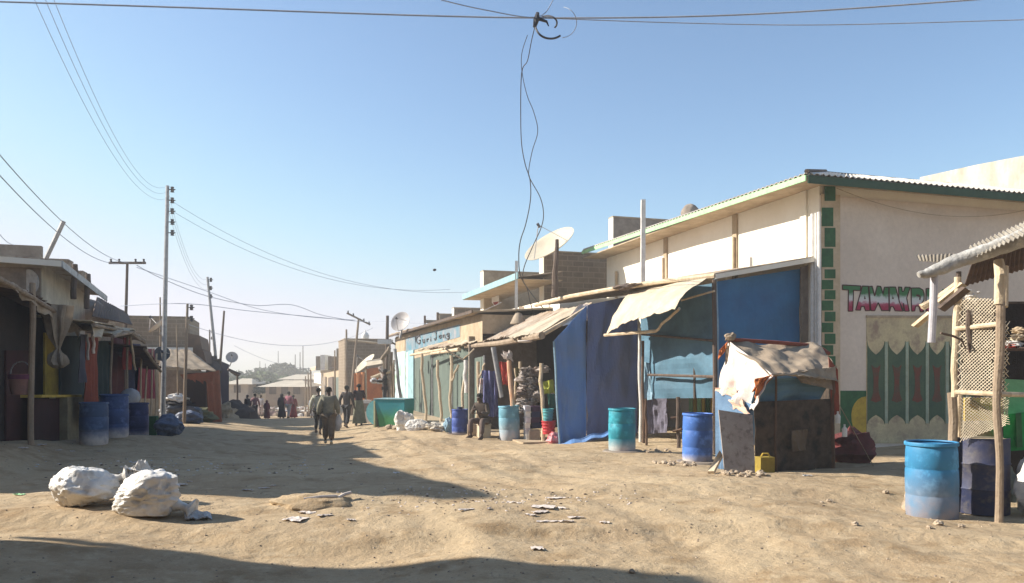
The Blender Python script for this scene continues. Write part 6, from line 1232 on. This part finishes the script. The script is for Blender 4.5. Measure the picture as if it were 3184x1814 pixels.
MB().tube([P(1672, 58, dK), P(1700, 68, dK), P(1706, 82, dK)], [.02, .014, .006], 6).build('tail', m_wire, kn)
def drop(pts, label, r0, r1):
    n = len(pts); pp = smooth([P(x, y, dK + (26 - dK) * max(0, (y - 60) / 900) ** 1.5) for x, y in pts], 5); m_ = len(pp)
    tag(MB().tube(pp, [r0 + (r1 - r0) * (i / m_) ** 1.5 for i in range(m_)], 5).build('cable', m_wire, None, loc=tuple(pp[0])), label, 'cable', 'overhead cables')
drop([(1664, 80), (1652, 130), (1640, 190), (1622, 228), (1619, 350), (1622, 450), (1634, 515), (1648, 560), (1649, 625), (1634, 700), (1618, 750), (1613, 800), (1619, 860), (1650, 910), (1690, 960), (1710, 985)], 'dangling cable that falls left of its twin from the knot to the low roofs', .005, .022)
drop([(1640, 110), (1622, 170), (1624, 230), (1640, 300), (1660, 350), (1672, 410), (1655, 470), (1644, 530), (1648, 556), (1680, 615), (1690, 665), (1682, 710), (1655, 770), (1630, 830), (1626, 870), (1640, 900), (1650, 945), (1665, 990)], 'dangling cable that bulges right past the big dish', .004, .020)
mt = P(520, 590, 30)
for i, (x, y2, lab) in enumerate(((112, 618, 'leftmost'), (148, 598, 'middle'), (176, 580, 'rightmost'))):
    wire([P(x - 40, -80, 11), P(518, y2, 30)], .0045, f'{lab} of the three cables running up from the tallest power pole', m_wg, sag=1.0)
for i, (x, y0) in enumerate(((640, 870), (644, 885), (648, 900))):
    wire([P(524, 600 + 28 * i, 30), P(x, y0, 42)], .006, ['upper', 'middle', 'lower'][i] + ' cable between the tallest pole and the leaning pole', m_wg, sag=.9)
wire([P(-60, 412, 13), P(400, 818, 33)], 0.0101, 'upper cable from the left edge to the crossarm pole', m_wg, sag=.5)
wire([P(-60, 480, 13), P(370, 820, 33)], 0.0101, 'lower cable from the left edge to the crossarm pole', m_wg, sag=.5)
wire([P(-20, 700, 16), P(45, 762, 20)], 0.0072, 'short cable at the left edge reaching the corner house parapet', m_wg, sag=.1)
wire(smooth([P(425, 825, 33), P(500, 865, 34), P(640, 920, 38), P(790, 950, 42), P(905, 948, 44), P(1000, 980, 45), P(1100, 998, 46)]), .016, 'cable from the crossarm pole sweeping across to the slanted crossarm', m_wg)
wire(smooth([P(425, 832, 33), P(640, 905, 38), P(800, 960, 42), P(950, 985, 44), P(1105, 996, 46)]), .014, 'second cable from the crossarm pole to the slanted crossarm', m_wg)
wire(smooth([P(375, 952, 33), P(583, 945, 31), P(780, 968, 36), P(1000, 988, 42), P(1120, 1000, 46), P(1210, 1000, 42), P(1380, 1010, 38)]), .013, 'cable strung from the slim whitish pole to the far right shops', m_wg)
wire([P(588, 1010, 31), P(1160, 1020, 50)], 0.0094, 'lowest of the long cables across the far sky', m_wg, sag=1.0)
wire([P(525, 620, 30), P(1500, 905, 33)], 0.0072, 'upper faint cable from the tallest pole to the pale blue eave', m_wg, sag=1.2)
wire([P(525, 650, 30), P(1400, 900, 33)], 0.0072, 'lower faint cable from the tallest pole towards the pale blue eave', m_wg, sag=1.0)
wire([P(728, 1075, 50), P(1077, 1135, 60)], 0.0101, 'short cable from the hut dish to the far shops', m_wg, sag=.8)
wire([P(1240, 1000, 37), P(1560, 940, 30)], 0.0058, 'faint cable rising behind the round grey dish to the sign', m_wg, sag=.4)
q = P(1351, 840, 30); mb = MB(); blob(mb, q, .07, .05, .05, 2, .3, 6, 8); tag(mb.build('bird', m_wire, None, loc=tuple(q)), 'tiny dark bird flying in the open sky', 'bird')

# ================================================================== FAR TOWN
m_hw = M('far_wall', (.52, .45, .36), (.38, .32, .26), .8); m_hr = M('far_roof', (.60, .53, .42), (.48, .42, .33), 1)
def hip_house(px0, px1, ybase, yeave, yridge, d, label, wallm, name='far_house', depth=7, win=1, inset=.25):
    a, b = P(px0, yeave, d), P(px1, yeave, d); zb = P(0, ybase, d).z; zr = P(0, yridge, d).z; root = thing(name, (a.x, a.y, zb), label, 'house')
    mb = MB(); mb.hexa([(a.x, d, zb - 1), (b.x, d, zb - 1), (b.x, d + depth, zb - 1), (a.x, d + depth, zb - 1), (a.x, d, a.z), (b.x, d, a.z), (b.x, d + depth, a.z), (a.x, d + depth, a.z)]); mb.build('wall', wallm, root)
    o = .8; w = (b.x - a.x) * inset; E = [Vector((a.x - o, d - o, a.z)), Vector((b.x + o, d - o, a.z)), Vector((b.x + o, d + depth + o, a.z)), Vector((a.x - o, d + depth + o, a.z))]; R0, R1 = Vector((a.x + w, d + depth / 2, zr)), Vector((b.x - w, d + depth / 2, zr))
    MB().add(E + [R0, R1], [(0, 1, 5, 4), (2, 3, 4, 5), (1, 2, 5), (3, 0, 4), (0, 3, 2, 1)]).build('roof', m_hr, root)
    for i in range(win):
        cx = a.x + (b.x - a.x) * (i + .6) / (win + .2); zc = (a.z + zb) / 2 + .2; MB().hexa([(cx - .4, d - .05, zc - .45), (cx + .4, d - .05, zc - .45), (cx + .4, d - .003, zc - .45), (cx - .4, d - .003, zc - .45), (cx - .4, d - .05, zc + .45), (cx + .4, d - .05, zc + .45), (cx + .4, d - .003, zc + .45), (cx - .4, d - .003, zc + .45)]).build('window', m_woodd, root)
hip_house(706, 770, 1236, 1195, 1178, 92, 'pale far house with a cream hip roof behind the left row', m_hw, win=1)
hip_house(826, 945, 1236, 1203, 1184, 88, 'long low far house with a wide cream roof in the street gap', M('far_brown_wall', (.30, .22, .17), (.4, .3, .2), 1), win=3)
hip_house(880, 975, 1200, 1180, 1165, 130, 'farther low house behind the long cream roofed one', m_hw, win=2)
hip_house(768, 792, 1200, 1170, 1160, 150, 'two storey pale far house on the skyline', m_hw, win=1, depth=6)
hip_house(735, 765, 1212, 1190, 1182, 135, 'small far house left of the skyline trees', m_hw, win=1)
def tree(px, d, h, w, label, col, name='tree', n=900):
    b = GD(px, d); root = thing(name, tuple(b), label, 'tree', 'trees on the far skyline'); r = random.Random(int(px * 7))
    mb = MB(); mb.tube([b, b + Vector((.1, 0, h * .3)), b + Vector((0, 0, h * .6))], [.22, .16, .08], 7)
    for k in range(4):
        a = r.uniform(0, 6.28); mb.tube([b + Vector((0, 0, h * .3)), b + Vector((math.cos(a) * w * .3, math.sin(a) * w * .3, h * .65))], [.1, .04], 5)
    mb.build('trunk', m_woodd, root)
    mb = MB(); cl = [(r.uniform(-.6, .6), r.uniform(-.6, .6), r.uniform(-.35, .6), r.uniform(.35, .6)) for _ in range(9)]
    vs = []; fs = []
    for i in range(n):
        cx, cy, cz, cr_ = cl[i % 9]; v = Vector((r.gauss(0, 1), r.gauss(0, 1), r.gauss(0, 1))).normalized() * cr_ * r.uniform(.6, 1.05)
        c = b + Vector(((cx + v.x) * w * .62, (cy + v.y) * w * .62, h * .66 + (cz + v.z * .8) * h * .34)); s = r.uniform(.12, .28) * w / 4
        u1 = Vector((r.gauss(0, 1), r.gauss(0, 1), r.gauss(0, 1))).normalized(); u2 = u1.cross(Vector((r.gauss(0, 1), r.gauss(0, 1), r.gauss(0, 1)))).normalized()
        k = len(vs); vs += [c - u1 * s, c + u2 * s * .6, c + u1 * s, c - u2 * s * .6]; fs.append((k, k + 1, k + 2, k + 3))
    mb.add(vs, fs); mb.build('crown', M('foliage_' + col, *{'grey': ((.10, .12, .07), (.06, .07, .045)), 'green': ((.11, .15, .05), (.06, .09, .035))}[col], 1.5), root)
for i, (px, d, h, w, lab, col) in enumerate(((838, 170, 6.2, 7, 'round grey green tree above the long cream roof at its left end', 'grey'), (865, 165, 6.8, 7.5, 'tallest round tree in the middle of the skyline row', 'grey'), (895, 180, 6.2, 8, 'broad grey tree right of the tallest skyline tree', 'grey'),
    (915, 175, 5.8, 7, 'dull tree at the right end of the skyline row', 'grey'), (812, 140, 5, 8, 'low greener tree left of the round skyline trees', 'green'), (795, 125, 3.6, 6, 'low pale green shrub between the two nearest far houses', 'green'), (790, 96, 3.6, 4.6, 'dark grey bush beside the pale far house', 'grey'), (750, 150, 5, 7, 'dull tree behind the pale far house', 'grey'))):
    tree(px, d, h, w, lab, col)
for i, (px, d, h) in enumerate(((808, 190, 7.5), (865, 190, 10), (918, 160, 8.5), (933, 160, 9), (942, 150, 10), (825, 200, 7))):
    power_pole(px, 1155 - (h - 1.72 - 3.3) / d * F, px, d, ['thin far pole above the low green tree', 'far pole rising above the tallest skyline tree', 'far pole right of the broad grey tree', 'far pole between two others before the far shops', 'rightmost far pole left of the far shops', 'faint far pole left of the tallest skyline tree'][i], .10, 0, m_woodd)
# pale rubbish heaps and scattered stones of the far open ground (uncountable)
def scatter(name, n, f_pos, size, mats, seed, label, flat=.5):
    r = random.Random(seed); mb = MB()
    for i in range(n):
        x, y = f_pos(r); z = g(x, y); s = size * r.uniform(.4, 1.3); mi = r.randrange(len(mats)); c = Vector((x, y, z + s * .15)); a = r.uniform(0, 6)
        vs = []
        for k in range(6):
            an = a + 6.283 * k / 6; rr_ = s * r.uniform(.6, 1.1); vs.append(c + Vector((rr_ * math.cos(an), rr_ * math.sin(an), -s * .35)))
        for k in range(6):
            an = a + 6.283 * k / 6; rr_ = s * r.uniform(.35, .8); vs.append(c + Vector((rr_ * math.cos(an), rr_ * math.sin(an), s * flat * r.uniform(.5, 1))))
        mb.add(vs, [(6, 7, 8, 9, 10, 11)] + [(k, (k + 1) % 6, 6 + (k + 1) % 6, 6 + k) for k in range(6)], mi)
    o = mb.build(name, mats, None); tag(o, label, None, kind='stuff'); return o
scatter('far_rubble', 900, lambda r: (lambda d, px: ((px - CX) / F * d, d))(r.uniform(62, 86), r.uniform(700, 985)), .32, [m_white, m_stone, m_brown2, M('dull_pink_rubbish', (.4, .28, .25)), m_canvasd], 3, 'pale rubbish and rubble strewn over the open ground beyond the street', .9)
scatter('gravel', 3600, lambda r: (lambda a, d: (math.sin(a) * d, math.cos(a) * d))(r.uniform(-.75, .62), r.uniform(4.5, 26)), .013, [m_stone, m_brown2, m_stone], 4, 'loose grit and pebbles on the dusty street')
scatter('litter_flecks', 260, lambda r: (r.gauss(-.3, 1.1), r.gauss(9.6, .45)), .022, [m_paper, m_woodd, m_paper, m_canvasd], 8, 'tiny flecks of pale litter and dark chaff trodden into the street', .3)
scatter('chaff', 200, lambda r: (r.gauss(-6, 1.6), r.gauss(13.2, .8)), .03, [m_paper, m_sackd, m_woodd], 9, 'small pale rubbish trodden in along the shaded left stalls', .3)
# rubble mound at the leaning pole, dark earth mound
q = GD(692, 42); mb = MB(); blob(mb, q + Vector((0, 0, .1)), .75, .6, .7, 5, .3, 18, 26, flat=.1); tag(mb.build('rubble_mound', m_tan, None, loc=tuple(q)), 'lumpy mound of rubble around the foot of the leaning pole', 'mound')
q = GD(735, 45.5); mb = MB(); blob(mb, q, 1.35, 1.2, 1.0, 6, .2, 18, 26, flat=.1); tag(mb.build('earth_mound', M('dark_earth', (.10, .075, .06)), None, True, loc=tuple(q)), 'dark earth mound left of the far group of people', 'mound')
# building across the far side that shades the feet of the far group (behind left row)
# stones and rubble in front of the kiosk and shelter
stn = []
rs = random.Random(5)
def stones(lst, label, group):
    for (px, d, s) in lst:
        q = GD(px, d); mb = MB(); blob(mb, q + Vector((0, 0, s * .3)), s * rs.uniform(.9, 1.4), s, s * rs.uniform(.6, .9), int(px + d * 10), .3, 7, 10, flat=.2, yaw=rs.uniform(0, 3)); tag(mb.build('stone', m_stone, None, loc=tuple(q)), label, 'stone', group)
stones([(2262 + rs.uniform(-8, 110), 11.75 + rs.uniform(-.25, .15), rs.uniform(.03, .07)) for _ in range(16)], 'small rough stone in the pile at the foot of the grey stained board', 'stones at the foot of the board')
stones([(2100 + rs.uniform(-70, 60), 13.9 + rs.uniform(-.4, .3), rs.uniform(.025, .06)) for _ in range(16)], 'small rough stone strewn before the mid blue drum', 'stones before the mid blue drum')
stones([(2030 + rs.uniform(-40, 90), 16.4 + rs.uniform(-.5, .5), rs.uniform(.03, .06)) for _ in range(9)], 'small rough stone lying between the teal and mid blue drums', 'stones between the drums')
stones([(1215 + rs.uniform(-15, 60), 27.4 + rs.uniform(-.4, .4), rs.uniform(.07, .14)) for _ in range(8)], 'rough stone lying before the round ended cabinet', 'stones before the cabinet')
stones([(2660, 8.1, .035), (2918, 8.3, .05), (2990, 8.4, .03), (2755, 10.4, .04), (2580, 9.9, .035), (2556, 9.7, .025), (1965, 6.75, .03), (2890, 8.05, .03)], 'lone pebble sized stone on the sunlit ground at right', 'lone stones on the right foreground')
# paper and plastic scraps
def scraps(lst, label, group, mat=m_paper):
    for (px, py, w, l) in lst:
        w *= .75; l *= .75
        q = GP(px, py); a = rs.uniform(-.5, .5); dx = Vector((math.cos(a), math.sin(a), 0)) * w / 2; dy = Vector((-math.sin(a), math.cos(a), 0)) * l / 2; up = Vector((0, 0, .02))
        o = MB().sheet(q - dx + dy + up, q + dx + dy + up, q + dx - dy + up, q - dx - dy + up, 6, 5, .004, lambda u, v: .02 * mn((u * 3, v * 3, px), 1.6) + .01, jag=.02, seed=int(px)).build('scrap', mat, None, loc=tuple(q)); tag(o, label, 'scrap', group)
scraps([(1232, 1472, .12, .10)], 'single white scrap lying on the edge of the long street shadow', None, m_white)
scraps([(920, 1618, .30, .28)], 'pale pointed paper scrap in the middle of the sunlit foreground', None)
scraps([(955, 1597, .26, .14), (1010, 1606, .22, .08), (1090, 1620, .14, .06), (1060, 1560, .2, .08), (1020, 1570, .22, .1)], 'thin pale paper scrap near the light heap in the middle', 'paper scraps near the heap')
scraps([(1730, 1552, .30, .14), (1690, 1578, .36, .22), (1745, 1582, .10, .12), (1680, 1596, .25, .12), (1650, 1604, .18, .06), (1790, 1612, .24, .07), (1700, 1624, .3, .08), (1760, 1624, .24, .06), (1880, 1628, .14, .07), (1600, 1566, .22, .06), (1670, 1708, .16, .12), (1450, 1588, .24, .08), (1520, 1585, .05, .08)], 'pale paper scrap among the litter in the middle of the street', 'litter scraps in the middle street')
scraps([(60, 1540, .2, .1)], 'small green scrap on the sunlit ground at far left', None, m_lgreen)
scraps([(2510, 1481, .22, .06)], 'thin white strip in front of the draped kiosk', None, m_white)
scraps([(70, 1395, .22, .2), (180, 1402, .2, .12), (225, 1405, .14, .1), (310, 1405, .12, .08), (125, 1385, .3, .25), (600, 1335, .2, .15), (640, 1338, .25, .15), (560, 1508, .3, .1), (590, 1500, .1, .06), (770, 1526, .2, .06), (820, 1520, .2, .06), (850, 1512, .1, .05)], 'pale scrap lying in the shade of the left row', 'scraps in the shade')
q = GP(985, 1552); mb = MB(); blob(mb, q - Vector((0, 0, .08)), .6, .45, .14, 8, .12, 24, 40, flat=.0); tag(mb.build('sand_heap', m_ground, None, True, loc=tuple(q)), 'low sunlit heap of earth at the edge of the long shadow', 'heap')
for i, (x0, y0, x1, y1) in enumerate(((945, 1568, 1048, 1562), (1050, 1562, 1092, 1550))):
    a, b = GP(x0, y0), GP(x1, y1); a.z += .05; b.z += .07; tag(MB().tube([a, a.lerp(b, .5) + Vector((0, 0, .01)), b], .022, 6).build('broken_lath', m_paper, None, loc=tuple(a)), ['longer pale lath lying before the low earth heap', 'shorter thick lath piece at the right of the low earth heap'][i], 'lath')

# ================================================================== DUSTY AIR
hz = MB().hexa([(-420, -60, -8), (420, -60, -8), (420, 620, -8), (-420, 620, -8), (-420, -60, 13), (420, -60, 13), (420, 620, 13), (-420, 620, 13)]).build('haze', [], None)
hm = bpy.data.materials.new('dusty_air'); hm.use_nodes = True; ht = hm.node_tree; ht.nodes.remove(ht.nodes['Principled BSDF'])
pv = ht.nodes.new('ShaderNodeVolumePrincipled'); pv.inputs['Density'].default_value = .0026; pv.inputs['Color'].default_value = (.95, .93, .90, 1); pv.inputs['Anisotropy'].default_value = .3
ht.links.new(pv.outputs[0], ht.nodes['Material Output'].inputs['Volume']); hz.data.materials.append(hm); tag(hz, 'pale dusty air filling the street and fading the far town', None, kind='stuff')
